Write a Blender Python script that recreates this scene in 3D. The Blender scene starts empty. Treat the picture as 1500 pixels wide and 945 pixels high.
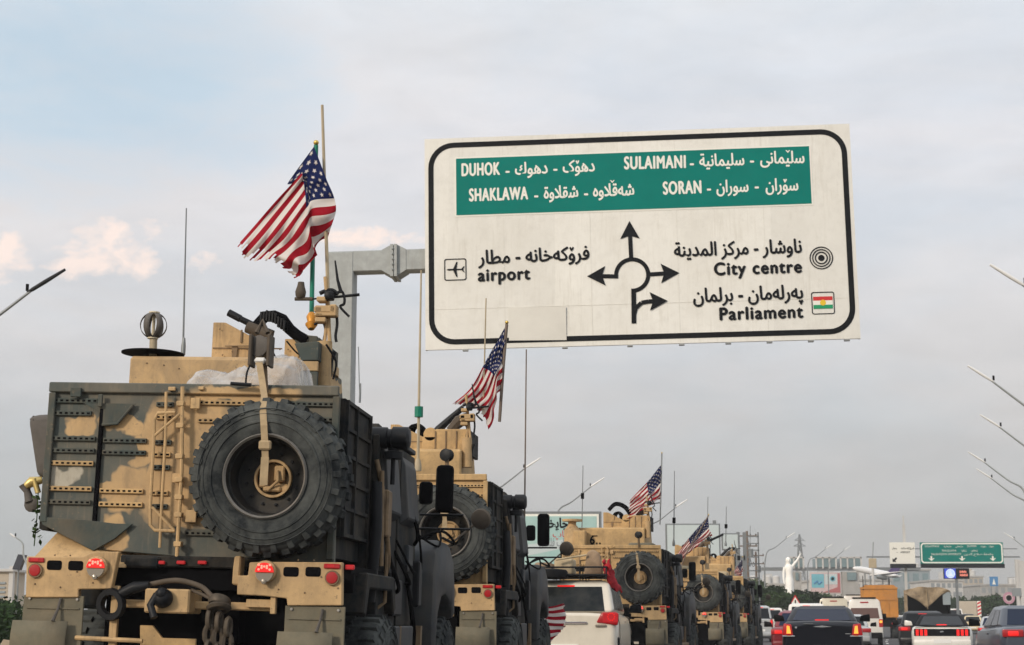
import bpy, bmesh, math, random
from mathutils import Vector, Matrix
R = math.radians
random.seed(7)
S = bpy.context.scene
COL = S.collection

# ------------------------------------------------------------------ camera, sky, sun, exposure
F, CAM_H = 2420.0, 1.1                       # focal length in photo pixels (1500 wide), eye height
PITCH = math.atan(439.5 / F)
cd = bpy.data.cameras.new('camera'); cam = bpy.data.objects.new('camera', cd); COL.objects.link(cam)
cam.location = (0, 0, CAM_H); cam.rotation_euler = (R(90) + PITCH, 0, 0)
cd.sensor_width = 36; cd.lens = 36 * F / 1500; cd.clip_start = .2; cd.clip_end = 12000
cd.dof.use_dof = True; cd.dof.focus_distance = 15.5; cd.dof.aperture_fstop = 8
S.camera = cam
S.view_settings.view_transform = 'Standard'; S.view_settings.look = 'None'
S.view_settings.gamma = 1; S.view_settings.exposure = 0.2; S.view_settings.use_curve_mapping = False
S.cycles.max_bounces = 6; S.cycles.volume_bounces = 0; S.cycles.use_denoising = True
S.cycles.volume_max_steps = 64
S.cycles.transparent_max_bounces = 12; S.cycles.caustics_reflective = False; S.cycles.caustics_refractive = False

SUN_AZ, SUN_EL = R(222), R(24)               # behind and to the left of the camera
wd = bpy.data.worlds.new('World'); S.world = wd; wd.use_nodes = True
nt = wd.node_tree; N = nt.nodes; Lk = nt.links
bg = N['Background']; bg.inputs[1].default_value = .1
sky = N.new('ShaderNodeTexSky'); sky.sky_type = 'NISHITA'; sky.sun_disc = False
sky.sun_elevation = SUN_EL; sky.sun_rotation = SUN_AZ; sky.dust_density = 2.5; sky.air_density = 1.2
tc = N.new('ShaderNodeTexCoord'); sep = N.new('ShaderNodeSeparateXYZ'); Lk.new(tc.outputs['Generated'], sep.inputs[0])
def math_node(nt, op, a, b=None, clamp=False):
    n = nt.nodes.new('ShaderNodeMath'); n.operation = op; n.use_clamp = clamp
    for i, v in enumerate((a, b)):
        if v is None: continue
        if isinstance(v, (int, float)): n.inputs[i].default_value = v
        else: nt.links.new(v, n.inputs[i])
    return n.outputs[0]
def mix_node(nt, fac, a, b, mode='MIX'):
    n = nt.nodes.new('ShaderNodeMix'); n.data_type = 'RGBA'; n.blend_type = mode
    for i, v in ((0, fac), (6, a), (7, b)):
        if isinstance(v, (int, float)): n.inputs[i].default_value = v
        elif isinstance(v, tuple): n.inputs[i].default_value = (*v[:3], 1)
        else: nt.links.new(v, n.inputs[i])
    return n.outputs[2]
def ramp_node(nt, fac, stops):
    n = nt.nodes.new('ShaderNodeValToRGB'); e = n.color_ramp.elements
    while len(e) < len(stops): e.new(.5)
    for el, (p, c) in zip(e, stops):
        el.position = p; el.color = (*c[:3], 1) if isinstance(c, tuple) else (c, c, c, 1)
    nt.links.new(fac, n.inputs[0]); return n.outputs[0]
def noise_node(nt, vec, scale, detail=4, rough=.55, dist=0.):
    n = nt.nodes.new('ShaderNodeTexNoise'); n.inputs['Scale'].default_value = scale
    n.inputs['Detail'].default_value = detail; n.inputs['Roughness'].default_value = rough; n.inputs['Distortion'].default_value = dist
    if vec is not None: nt.links.new(vec, n.inputs['Vector'])
    return n.outputs['Fac']
def mapping_node(nt, vec, scale=(1, 1, 1), loc=(0, 0, 0)):
    n = nt.nodes.new('ShaderNodeMapping'); n.inputs['Scale'].default_value = scale; n.inputs['Location'].default_value = loc
    nt.links.new(vec, n.inputs['Vector']); return n.outputs[0]
# cloud deck over the clear sky: grey towards the horizon, pale and pinkish higher up, with thin blue breaks
elev = sep.outputs['Z']
deck = ramp_node(nt, elev, [(0.0, (.42, .42, .405)), (.05, (.46, .46, .45)), (.09, (.52, .515, .51)), (.18, (.63, .63, .64)), (.28, (.71, .70, .715)), (.37, (.67, .70, .735)), (.75, (1.0, 1.02, 1.05))])
v1 = mapping_node(nt, tc.outputs['Generated'], (2.2, 2.2, 7.0), (.3, .1, .2))
big = noise_node(nt, v1, 1.5, 6, .55, .4)
v2 = mapping_node(nt, tc.outputs['Generated'], (5, 5, 15), (1.7, .4, .1))
fine = noise_node(nt, v2, 2.4, 7, .6, .3)
soft = ramp_node(nt, big, [(.36, 0.0), (.62, 1.0)])
tint = mix_node(nt, soft, (.94, .985, 1.03), (1.02, 1.005, 1.0))
deck = mix_node(nt, 1.0, deck, tint, 'MULTIPLY')
deck = mix_node(nt, 1.0, deck, ramp_node(nt, fine, [(.3, .94), (.7, 1.05)]), 'MULTIPLY')
# a warm sunlit cumulus bank low on the left of the road
dirx = math_node(nt, 'DIVIDE', sep.outputs['X'], sep.outputs['Y'])
dirz = math_node(nt, 'DIVIDE', sep.outputs['Z'], sep.outputs['Y'])
def blob(cx, cz, sx, sz):
    a = math_node(nt, 'DIVIDE', math_node(nt, 'SUBTRACT', dirx, cx), sx); b = math_node(nt, 'DIVIDE', math_node(nt, 'SUBTRACT', dirz, cz), sz)
    d = math_node(nt, 'ADD', math_node(nt, 'MULTIPLY', a, a), math_node(nt, 'MULTIPLY', b, b))
    return math_node(nt, 'SUBTRACT', 1.0, d)
v3 = mapping_node(nt, tc.outputs['Generated'], (16, 16, 26), (.2, .6, .4))
puff = noise_node(nt, v3, 1.6, 7, .6, .2)
cum = math_node(nt, 'MAXIMUM', math_node(nt, 'MAXIMUM', blob(-.253, .226, .046, .024), blob(-.195, .219, .025, .008)), math_node(nt, 'MAXIMUM', blob(-.318, .222, .026, .021), blob(-.09, .236, .055, .008)))
ahead = math_node(nt, 'GREATER_THAN', sep.outputs['Y'], .05)
cum = math_node(nt, 'MULTIPLY', math_node(nt, 'ADD', cum, math_node(nt, 'MULTIPLY', math_node(nt, 'SUBTRACT', puff, .55), 5.0)), ahead)
blue = ramp_node(nt, math_node(nt, 'ADD', math_node(nt, 'MULTIPLY', blob(-.27, .335, .17, .085), ahead), math_node(nt, 'MULTIPLY', math_node(nt, 'SUBTRACT', fine, .5), 1.6)), [(.0, 0.), (1.0, .85)])
deck = mix_node(nt, blue, deck, (.47, .595, .70))
cumf = ramp_node(nt, cum, [(.1, 0.0), (.8, .85)])
deck = mix_node(nt, cumf, deck, (.95, .79, .71))
scaled = mix_node(nt, 1.0, deck, (10, 10, 10), 'MULTIPLY')
cover = ramp_node(nt, big, [(.25, .86), (.55, .985)])
Lk.new(mix_node(nt, cover, sky.outputs[0], scaled), bg.inputs[0])

sd = bpy.data.lights.new('sun', 'SUN'); sun = bpy.data.objects.new('sun', sd); COL.objects.link(sun)
sd.energy = 2.1; sd.angle = R(9); sd.color = (1.0, .86, .70)
to_sun = Vector((math.sin(SUN_AZ) * math.cos(SUN_EL), math.cos(SUN_AZ) * math.cos(SUN_EL), math.sin(SUN_EL)))
sun.rotation_euler = to_sun.to_track_quat('Z', 'Y').to_euler(); sun.location = to_sun * 60 

# ------------------------------------------------------------------ measuring helpers
def ray(px, py):
    cx, cy = (px - 750) / F, (472.5 - py) / F
    return Vector((cx, math.cos(PITCH) - cy * math.sin(PITCH), math.sin(PITCH) + cy * math.cos(PITCH)))
EYE = Vector((0, 0, CAM_H))
def at(px, py, D):                            # the point at distance D down the road
    d = ray(px, py); return EYE + d * (D / d.y)
def at_x(px, D): return at(px, 912, D).x
def gz(y):                                    # the road climbs gently far ahead
    t = max(0., min(1., (y - 110) / 190.)); return 2.3 * t * t * (3 - 2 * t)

# ------------------------------------------------------------------ materials
M = {}
def mat(name, col, rough=.6, metal=0., noise=0., nscale=6., bump=0., bscale=40., spec=.35, streak=0., scol=(.12, .085, .05), sheets=0., chips=None, coat=0., dirt=None, dirt_amt=0., dirt_scale=2.2, emit=None, estr=0., alpha=1., trans=0.):
    m = bpy.data.materials.new(name); m.use_nodes = True; nt = m.node_tree; b = nt.nodes['Principled BSDF']
    b.inputs['Roughness'].default_value = rough; b.inputs['Metallic'].default_value = metal
    b.inputs['Specular IOR Level'].default_value = spec; b.inputs['Coat Weight'].default_value = coat; b.inputs['Coat Roughness'].default_value = .05
    b.inputs['Alpha'].default_value = alpha; b.inputs['Transmission Weight'].default_value = trans
    tcn = nt.nodes.new('ShaderNodeTexCoord'); vec = tcn.outputs['Object']
    c = (*col, 1)
    b.inputs['Base Color'].default_value = c
    if noise or dirt:
        src = None
        if noise:
            f = noise_node(nt, vec, nscale, 5, .6)
            k = ramp_node(nt, f, [(.3, 1 - noise), (.7, 1 + noise)])
            src = mix_node(nt, 1., col, k, 'MULTIPLY')
        if dirt:
            f2 = noise_node(nt, mapping_node(nt, vec, (1, 1, .8)), dirt_scale, 7, .65, .4)
            k2 = ramp_node(nt, f2, [(.42, 0.), (.68, dirt_amt)])
            src = mix_node(nt, k2, src if src is not None else col, dirt)
            f4 = noise_node(nt, vec, dirt_scale * 6, 5, .7)
            src = mix_node(nt, ramp_node(nt, f4, [(.48, 0.), (.72, dirt_amt * .55)]), src, tuple(x * .8 for x in dirt))
        if chips:                               # small scuffs and flaked spots
            f6 = noise_node(nt, vec, 26, 3, .75); f7 = noise_node(nt, vec, 2.1, 3)
            src = mix_node(nt, math_node(nt, 'MULTIPLY', ramp_node(nt, f6, [(.62, 0.), (.68, .8)]), ramp_node(nt, f7, [(.42, 0.), (.6, 1.)])), src, chips)
        if sheets:
            sx_ = nt.nodes.new('ShaderNodeSeparateXYZ'); nt.links.new(vec, sx_.inputs[0]); wn = nt.nodes.new('ShaderNodeTexWhiteNoise'); wn.noise_dimensions = '1D'
            nt.links.new(math_node(nt, 'FLOOR', math_node(nt, 'DIVIDE', sx_.outputs['X'], sheets)), wn.inputs['W'])
            src = mix_node(nt, 1., src, ramp_node(nt, wn.outputs['Value'], [(0., .955), (1., 1.03)]), 'MULTIPLY')
        if streak:
            f3 = noise_node(nt, mapping_node(nt, vec, (14, 14, .9)), 1.7, 5, .65)
            f5 = noise_node(nt, vec, 1.3, 3)
            k3 = math_node(nt, 'MULTIPLY', ramp_node(nt, f3, [(.5, 0.), (.72, streak)]), ramp_node(nt, f5, [(.4, .15), (.6, 1.)]))
            src = mix_node(nt, k3, src, scol)
        nt.links.new(src, b.inputs['Base Color'])
    if bump:
        f = noise_node(nt, vec, bscale, 4, .6); bn = nt.nodes.new('ShaderNodeBump'); bn.inputs['Strength'].default_value = bump; bn.inputs['Distance'].default_value = .02
        nt.links.new(f, bn.inputs['Height']); nt.links.new(bn.outputs[0], b.inputs['Normal'])
    if emit:
        b.inputs['Emission Color'].default_value = (*emit, 1); b.inputs['Emission Strength'].default_value = estr
    M[name] = m; return m
DUST = (.30, .23, .15)
mat('tan', (.52, .345, .16), .75, noise=.10, nscale=3, bump=.05, dirt=(.22, .155, .085), dirt_amt=.6, dirt_scale=2.6, streak=.6, chips=(.20, .14, .08))
mat('tan_clean', (.53, .355, .175), .7, noise=.08, dirt=(.25, .175, .095), dirt_amt=.6, streak=.65, chips=(.17, .12, .07))
mat('tan_dark', (.22, .15, .085), .8, noise=.15, dirt=(.07, .055, .04), dirt_amt=.6)
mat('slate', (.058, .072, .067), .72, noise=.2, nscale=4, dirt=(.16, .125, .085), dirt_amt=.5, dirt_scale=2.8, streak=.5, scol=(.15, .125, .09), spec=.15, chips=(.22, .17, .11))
mat('shaded_slate', (.011, .014, .017), .65, noise=.3, nscale=4, dirt=(.075, .062, .046), dirt_amt=.7, dirt_scale=2.4, streak=.5, scol=(.05, .046, .04), spec=.06)  # near-black slate: the shade on the truck flanks is put into the colour
mat('olive_flap', (.13, .12, .085), .85, noise=.15, nscale=5, bump=.15, dirt=(.22, .18, .12), dirt_amt=.6, dirt_scale=3.5)
mat('rubber', (.020, .023, .025), .85, noise=.3, nscale=9, bump=.15, bscale=60, dirt=(.115, .122, .115), dirt_amt=.9, dirt_scale=2.6, spec=.08)

mat('rim_dark', (.016, .017, .018), .6, noise=.2, dirt=(.075, .062, .045), dirt_amt=.6, dirt_scale=5, spec=.2)
mat('bare_metal', (.36, .34, .31), .35, .6, noise=.2, nscale=12)
mat('black', (.004, .004, .005), .8, noise=.2, spec=.04)
mat('black_metal', (.009, .010, .012), .5, .0, noise=.2, spec=.2)
mat('dirty_chain', (.085, .068, .05), .6, .4, noise=.3, nscale=15)
mat('hose', (.085, .066, .048), .8, noise=.2)
mat('strap', (.36, .27, .16), .9, noise=.15, nscale=20)
mat('grey_case', (.10, .09, .08), .7, noise=.2, nscale=6, dirt=(.055, .05, .045), dirt_amt=.6)
mat('fender_grey', (.042, .047, .053), .55, noise=.2, nscale=3, dirt=(.085, .078, .068), dirt_amt=.7, dirt_scale=2.2, streak=.5, scol=(.015, .015, .016), spec=.12)
mat('brass', (.55, .42, .16), .4, .6)
mat('orange_brass', (.60, .27, .04), .45, .3)
mat('green_pole', (.0, .17, .105), .5, noise=.1)
mat('pole_tan', (.40, .33, .22), .6, noise=.12)
mat('cream', (.62, .55, .40), .6)
mat('white_plastic', (.75, .75, .73), .5)
mat('red_lens', (.30, .012, .015), .3, coat=.2, emit=(1, .03, .03), estr=.05)
mat('red_dim', (.34, .012, .016), .3, emit=(1, .035, .04), estr=.12)
mat('red_lit', (.5, .01, .01), .25, emit=(1, .03, .025), estr=.55)
mat('red_hot', (.8, .1, .08), .3, emit=(1, .26, .18), estr=1.3)
mat('amber_lit', (.6, .25, .02), .3, emit=(1, .36, .06), estr=1.1)
mat('clear_lens', (.26, .23, .19), .25, .3)
mat('galv', (.35, .37, .365), .6, .25, streak=.4, scol=(.24, .22, .19), noise=.12, nscale=7, bump=.05, dirt=(.28, .29, .28), dirt_amt=.5, dirt_scale=4)
mat('sign_back', (.30, .31, .31), .6, .4)
mat('sign_cream', (.765, .755, .705), .6, spec=.2, streak=.35, scol=(.50, .47, .40), sheets=2.0, noise=.035, nscale=1.3, dirt=(.64, .62, .56), dirt_amt=.45, dirt_scale=1.1)
mat('sign_loose', (.67, .655, .60), .7, noise=.06, nscale=2, spec=.2)
mat('sign_green', (.0, .175, .145), .6, spec=.12, noise=.06, nscale=2)
mat('sign_black', (.009, .010, .012), .6, noise=.1, spec=.1)
mat('sign_white', (.78, .77, .70), .5)
mat('flag_red', (.33, .010, .022), .85, spec=.1); mat('flag_white', (.72, .67, .63), .85, spec=.1); mat('flag_blue', (.012, .020, .085), .85, spec=.1)
for k in ('flag_red', 'flag_white', 'flag_blue'):       # thin cloth lets some light through
    nt_ = M[k].node_tree; b_ = nt_.nodes['Principled BSDF']; tr_ = nt_.nodes.new('ShaderNodeBsdfTranslucent'); tr_.inputs[0].default_value = b_.inputs['Base Color'].default_value
    ad_ = nt_.nodes.new('ShaderNodeMixShader'); ad_.inputs[0].default_value = .3
    nt_.links.new(b_.outputs[0], ad_.inputs[1]); nt_.links.new(tr_.outputs[0], ad_.inputs[2]); nt_.links.new(ad_.outputs[0], nt_.nodes['Material Output'].inputs[0])
mat('gold', (.6, .42, .12), .35, .8)
mat('kurd_red', (.55, .03, .03), .6); mat('kurd_green', (.01, .28, .12), .6); mat('kurd_yellow', (.75, .5, .03), .6)
mat('asphalt', (.055, .055, .057), .85, noise=.2, nscale=.6, bump=.2, bscale=90, dirt=(.085, .08, .075), dirt_amt=.6, dirt_scale=.35)
mat('earth', (.30, .235, .16), .95, noise=.25, nscale=.5, bump=.3, bscale=12, dirt=(.20, .16, .11), dirt_amt=.6, dirt_scale=.2)
mat('road_paint', (.7, .69, .64), .7, noise=.15, nscale=3)
mat('kerb_stone', (.40, .38, .34), .85, noise=.15, nscale=4)
mat('concrete', (.38, .37, .35), .85, noise=.12, nscale=.8, dirt=(.26, .25, .23), dirt_amt=.4, dirt_scale=.7)
mat('pale_wall', (.52, .51, .49), .8, noise=.08, nscale=.3)
mat('beige_wall', (.45, .39, .31), .85, noise=.1, nscale=.4)
mat('blue_wall', (.25, .29, .31), .6, noise=.1, nscale=.3)
mat('teal_glass', (.17, .235, .25), .25, noise=.15, nscale=.6)
mat('window_hazed', (.24, .26, .27), .3)  # panes greyed: distance haze and sky reflection are put into the colour
mat('steel_grey', (.22, .235, .24), .5, .5, noise=.1)
mat('wood_pole', (.16, .125, .10), .85, noise=.2)
mat('bill_teal', (.32, .50, .48), .5, noise=.05, nscale=.8, dirt=(.42, .58, .55), dirt_amt=.7, dirt_scale=.5)
mat('bill_blue', (.16, .42, .50), .5, noise=.15, nscale=.5); mat('bill_pink', (.55, .42, .42), .5, noise=.1, nscale=.5); mat('bill_red', (.40, .12, .12), .5)
mat('bill_pale', (.50, .57, .58), .5)
mat('stone_white', (.88, .87, .83), .6, noise=.03, nscale=3, emit=None)
mat('leaf_dark', (.020, .040, .012), .8, spec=.1, noise=.45, nscale=1.1)
mat('leaf_mid', (.038, .066, .020), .8, spec=.1, noise=.4, nscale=1.3)
mat('bark', (.13, .095, .065), .9, noise=.25, nscale=8)
mat('glass', (.007, .009, .012), .12, spec=.16)
mat('glass_dusty', (.008, .011, .013), .2, spec=.14, dirt=(.05, .05, .045), dirt_amt=.5, dirt_scale=2.5)
mat('glass_blue', (.008, .016, .040), .12, spec=.14)
mat('glass_warm', (.13, .075, .065), .12, spec=.6)
mat('chrome', (.62, .62, .62), .12, 1.)
mat('trim_black', (.005, .005, .006), .6, spec=.1)
def paint(name, col, rough=.3, coat=.6, dirt=None, amt=.35): return mat(name, col, rough, 0, noise=.03, nscale=3, coat=coat, dirt=dirt, dirt_amt=amt, dirt_scale=1.5)
paint('paint_champagne', (.68, .63, .53), dirt=(.55, .50, .40)); paint('paint_white', (.72, .70, .65), dirt=(.58, .54, .47)); paint('paint_cream', (.62, .57, .45), dirt=(.5, .45, .36))
mat('paint_black', (.003, .004, .009), .35, spec=.22); paint('paint_silver', (.40, .42, .43), .3, .6, dirt=(.3, .29, .27)); paint('paint_bluegrey', (.055, .066, .088), .3, .35)
paint('paint_red', (.17, .010, .016), .3, .35); paint('paint_grey', (.16, .165, .17), .3, .7); paint('paint_taxi', (.62, .50, .30), .35, .5); paint('paint_dark', (.010, .011, .013), .35, .15)
mat('tipper_orange', (.52, .215, .035), .65, noise=.1, nscale=1.5, dirt=(.30, .15, .05), dirt_amt=.6, dirt_scale=1.2)
mat('tarp', (.34, .26, .165), .9, noise=.3, nscale=3, bump=.5, bscale=4, dirt=(.14, .105, .07), dirt_amt=.8, dirt_scale=1.5)
mat('red_cloth', (.40, .02, .03), .9, noise=.2); mat('cargo_brown', (.28, .20, .13), .9, noise=.3, nscale=5); mat('cargo_buff', (.42, .34, .22), .9, noise=.2, nscale=5)
mat('plane_white', (.76, .76, .76), .35); mat('plane_purple', (.06, .035, .13), .4)
mat('led_blue', (.02, .04, .3), .4, emit=(.03, .09, .75), estr=.45); mat('led_white', (.8, .85, .9), .4, emit=(.6, .75, 1), estr=.2); mat('led_red', (.6, .12, .08), .4, emit=(1, .35, .25), estr=.55)
mat('solar', (.015, .018, .03), .2); mat('pink_sign', (.46, .24, .31), .6); mat('blue_sign', (.05, .20, .42), .5)

# translucent crumpled plastic
m = bpy.data.materials.new('plastic_film'); m.use_nodes = True; nt_ = m.node_tree; b_ = nt_.nodes['Principled BSDF']
b_.inputs['Base Color'].default_value = (.62, .61, .60, 1); b_.inputs['Roughness'].default_value = .22
t_ = nt_.nodes.new('ShaderNodeBsdfTransparent'); x_ = nt_.nodes.new('ShaderNodeMixShader')
f_ = noise_node(nt_, nt_.nodes.new('ShaderNodeTexCoord').outputs['Object'], 5, 4); r_ = ramp_node(nt_, f_, [(.32, .2), (.68, .66)])
nt_.links.new(r_, x_.inputs[0]); nt_.links.new(t_.outputs[0], x_.inputs[1]); nt_.links.new(b_.outputs[0], x_.inputs[2]); nt_.links.new(x_.outputs[0], nt_.nodes['Material Output'].inputs[0])
M['plastic_film'] = m

# camouflage: sprayed dark slate over tan, with the patches where this truck has them
def camo(name, patches, pale=None, flip=False):
    m = bpy.data.materials.new(name); m.use_nodes = True; nt = m.node_tree; b = nt.nodes['Principled BSDF']; b.inputs['Roughness'].default_value = .74
    tcn = nt.nodes.new('ShaderNodeTexCoord'); vec = tcn.outputs['Object']; sp = nt.nodes.new('ShaderNodeSeparateXYZ'); nt.links.new(vec, sp.inputs[0])
    wob = math_node(nt, 'MULTIPLY', math_node(nt, 'SUBTRACT', noise_node(nt, vec, 6, 4), .5), .8)
    warp = lambda off: math_node(nt, 'MULTIPLY', math_node(nt, 'SUBTRACT', noise_node(nt, mapping_node(nt, vec, (1, 1, 1), (off, 0, off)), 3.4, 3), .5), .34)
    PX, PZ = math_node(nt, 'ADD', sp.outputs['X'], warp(3.1)), math_node(nt, 'ADD', sp.outputs['Z'], warp(7.7))
    def field(lst):
        out = None
        for (cx, cz, rx, rz) in lst:
            a = math_node(nt, 'DIVIDE', math_node(nt, 'SUBTRACT', PX, cx), rx); c = math_node(nt, 'DIVIDE', math_node(nt, 'SUBTRACT', PZ, cz), rz)
            d = math_node(nt, 'SUBTRACT', 1., math_node(nt, 'ADD', math_node(nt, 'POWER', math_node(nt, 'ABSOLUTE', a), 3.), math_node(nt, 'POWER', math_node(nt, 'ABSOLUTE', c), 3.)))
            out = d if out is None else math_node(nt, 'MAXIMUM', out, d)
        return ramp_node(nt, math_node(nt, 'ADD', math_node(nt, 'ADD', out, wob), .22), [(.0, 0.), (.55, 1.)])
    k = field(patches)
    f = noise_node(nt, vec, 3, 6, .62)
    tan = mix_node(nt, ramp_node(nt, f, [(.35, 0.), (.7, .55)]), (.52, .345, .165), (.30, .205, .11))
    dark = mix_node(nt, ramp_node(nt, f, [(.36, 0.), (.72, .65)]), (.058, .072, .066), (.18, .15, .105))
    c = mix_node(nt, k, dark, tan)
    if pale: c = mix_node(nt, field(pale), c, (.40, .37, .30))
    streak = noise_node(nt, mapping_node(nt, vec, (16, 16, 1.3)), 1.6, 4, .6)
    c = mix_node(nt, ramp_node(nt, streak, [(.55, 0.), (.75, .28)]), c, (.30, .23, .15))
    chip = math_node(nt, 'MULTIPLY', ramp_node(nt, noise_node(nt, vec, 30, 3, .75), [(.60, 0.), (.67, .75)]), ramp_node(nt, noise_node(nt, vec, 2.4, 3), [(.42, 0.), (.6, 1.)]))
    c = mix_node(nt, chip, c, (.16, .125, .085))
    grime = noise_node(nt, mapping_node(nt, vec, (1.2, 1.2, .7)), 3.2, 8, .7, .5)
    c = mix_node(nt, ramp_node(nt, grime, [(.5, 0.), (.72, .5)]), c, (.10, .082, .06))
    dent = nt.nodes.new('ShaderNodeBump'); dent.inputs['Strength'].default_value = .25; dent.inputs['Distance'].default_value = .03; nt.links.new(noise_node(nt, vec, 3.5, 2), dent.inputs['Height']); nt.links.new(dent.outputs[0], b.inputs['Normal'])
    nt.links.new(c, b.inputs['Base Color']); M[name] = m
def seen(u0, u1, v0, v1):                     # a patch as measured on the tail, turned into truck metres
    X = lambda u: (u / 2.334 - 313.5) / 181.7; Z = lambda v: 2.946 - (v / 2.334 - 20) / 185.3
    return ((X(u0) + X(u1)) / 2, (Z(v0) + Z(v1)) / 2, abs(X(u1) - X(u0)) / 2, abs(Z(v0) - Z(v1)) / 2)
camo('camo_rear', [seen(*q) for q in ((225, 350, 155, 215), (362, 530, 150, 222), (470, 530, 215, 335), (405, 530, 335, 475), (385, 470, 470, 612), (515, 640, 95, 520), (560, 800, 60, 520), (640, 1035, 55, 120), (600, 690, 430, 530), (365, 420, 380, 430))], pale=[seen(185, 295, 333, 408)])
camo('camo_side', [(0, 0, .01, .01)])
camo('camo_turret', [(-.6, 3.3, .95, .8), (.35, 3.36, .25, .06)])

# ------------------------------------------------------------------ mesh building
class MB:
    def __init__(s, mtx=None): s.bm = bmesh.new(); s.M = mtx or Matrix(); s.mi = 0
    def _v(s, p): return s.bm.verts.new(s.M @ Vector(p))
    def _f(s, vs):
        try: f = s.bm.faces.new(vs); f.material_index = s.mi; return f
        except ValueError: return None
    def box(s, x0, x1, y0, y1, z0, z1, bev=0., seg=1, mtx=None):
        x0, x1 = min(x0, x1), max(x0, x1); y0, y1 = min(y0, y1), max(y0, y1); z0, z1 = min(z0, z1), max(z0, z1)
        T = mtx or Matrix()
        vs = [s._v(T @ Vector((x, y, z))) for x in (x0, x1) for y in (y0, y1) for z in (z0, z1)]
        fs = [s._f([vs[i] for i in q]) for q in ((0, 1, 3, 2), (4, 6, 7, 5), (0, 4, 5, 1), (2, 3, 7, 6), (0, 2, 6, 4), (1, 5, 7, 3))]
        if bev:
            es = list({e for f in fs for e in f.edges})
            bmesh.ops.bevel(s.bm, geom=es, offset=min(bev, .45 * min(x1 - x0, y1 - y0, z1 - z0)), segments=seg, profile=.5, affect='EDGES', material=s.mi)
        return s
    def hexa(s, p, bev=0., seg=2):            # 8 corners: bottom 4 (ccw) then top 4
        vs = [s._v(q) for q in p]
        fs = [s._f([vs[i] for i in q]) for q in ((3, 2, 1, 0), (4, 5, 6, 7), (0, 1, 5, 4), (1, 2, 6, 5), (2, 3, 7, 6), (3, 0, 4, 7))]
        if bev:
            es = list({e for f in fs for e in f.edges}); bmesh.ops.bevel(s.bm, geom=es, offset=bev, segments=seg, profile=.5, affect='EDGES', material=s.mi)
        return s
    def prism(s, poly, a, b, axis='y', bev=0., seg=1):
        def P(u, v, w): return {'y': (u, w, v), 'x': (w, u, v), 'z': (u, v, w)}[axis]
        A = [s._v(P(u, v, a)) for u, v in poly]; B = [s._v(P(u, v, b)) for u, v in poly]; n = len(poly); fs = []
        fs.append(s._f(A)); fs.append(s._f(B[::-1]))
        for i in range(n): fs.append(s._f([A[i], B[i], B[(i + 1) % n], A[(i + 1) % n]]))
        fs = [f for f in fs if f]
        bmesh.ops.recalc_face_normals(s.bm, faces=fs)
        if bev:
            es = list({e for f in fs for e in f.edges}); bmesh.ops.bevel(s.bm, geom=es, offset=bev, segments=seg, profile=.5, affect='EDGES', material=s.mi)
        return s
    def tube(s, pts, r, n=8, cap=True, smooth=False):
        pts = [Vector(p) for p in pts]
        if smooth and len(pts) > 2: pts = catmull(pts, 5)
        rs = r if isinstance(r, (list, tuple)) else [r] * len(pts)
        if len(rs) != len(pts): rs = [rs[0] + (rs[-1] - rs[0]) * i / (len(pts) - 1) for i in range(len(pts))]
        rings = []; up = None
        for i, p in enumerate(pts):
            d = (pts[min(i + 1, len(pts) - 1)] - pts[max(i - 1, 0)]).normalized()
            if up is None: up = Vector((0, 0, 1)) if abs(d.z) < .9 else Vector((1, 0, 0))
            a = d.cross(up)
            if a.length < 1e-4: a = d.cross(Vector((0, 1, 0)))
            a.normalize(); b = a.cross(d).normalized(); up = b
            rings.append([s._v(p + (a * math.cos(2 * math.pi * k / n) + b * math.sin(2 * math.pi * k / n)) * rs[i]) for k in range(n)])
        for A, B in zip(rings, rings[1:]):
            for k in range(n): s._f([A[k], A[(k + 1) % n], B[(k + 1) % n], B[k]])
        if cap: s._f(rings[0][::-1]); s._f(rings[-1])
        return s
    def lathe(s, prof, o=(0, 0, 0), axis=(0, 0, 1), n=24, close=True):   # prof: (radius, height along the axis)
        ax = Vector(axis).normalized(); a = ax.orthogonal().normalized(); b = ax.cross(a); o = Vector(o); rings = []
        for r, h in prof:
            if r < 1e-5: rings.append([s._v(o + ax * h)])
            else: rings.append([s._v(o + ax * h + (a * math.cos(2 * math.pi * k / n) + b * math.sin(2 * math.pi * k / n)) * r) for k in range(n)])
        for A, B in zip(rings, rings[1:]):
            for k in range(n):
                q = [A[k % len(A)], A[(k + 1) % len(A)], B[(k + 1) % len(B)], B[k % len(B)]]
                q = [v for i, v in enumerate(q) if v not in q[:i]]
                if len(q) > 2: s._f(q)
        if close:
            if len(rings[0]) > 2: s._f(rings[0][::-1])
            if len(rings[-1]) > 2: s._f(rings[-1])
        return s
    def sphere(s, c, r, n=12, sc=(1, 1, 1)):
        m = n // 2; c = Vector(c)
        prof = [(math.sin(math.pi * i / m), -math.cos(math.pi * i / m)) for i in range(m + 1)]
        k0 = len(s.bm.verts); s.lathe(prof, n=n, close=False)
        s.bm.verts.ensure_lookup_table(); inv = s.M.inverted()
        for v in s.bm.verts[k0:]:
            q = inv @ v.co; v.co = s.M @ (c + Vector((q.x * r * sc[0], q.y * r * sc[1], q.z * r * sc[2])))
        return s
    def quad(s, pts): s._f([s._v(p) for p in pts]); return s
    def grid(s, rows):
        vs = [[s._v(p) for p in r] for r in rows]
        for A, B in zip(vs, vs[1:]):
            for i in range(len(A) - 1): s._f([A[i], A[i + 1], B[i + 1], B[i]])
        return s
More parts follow.
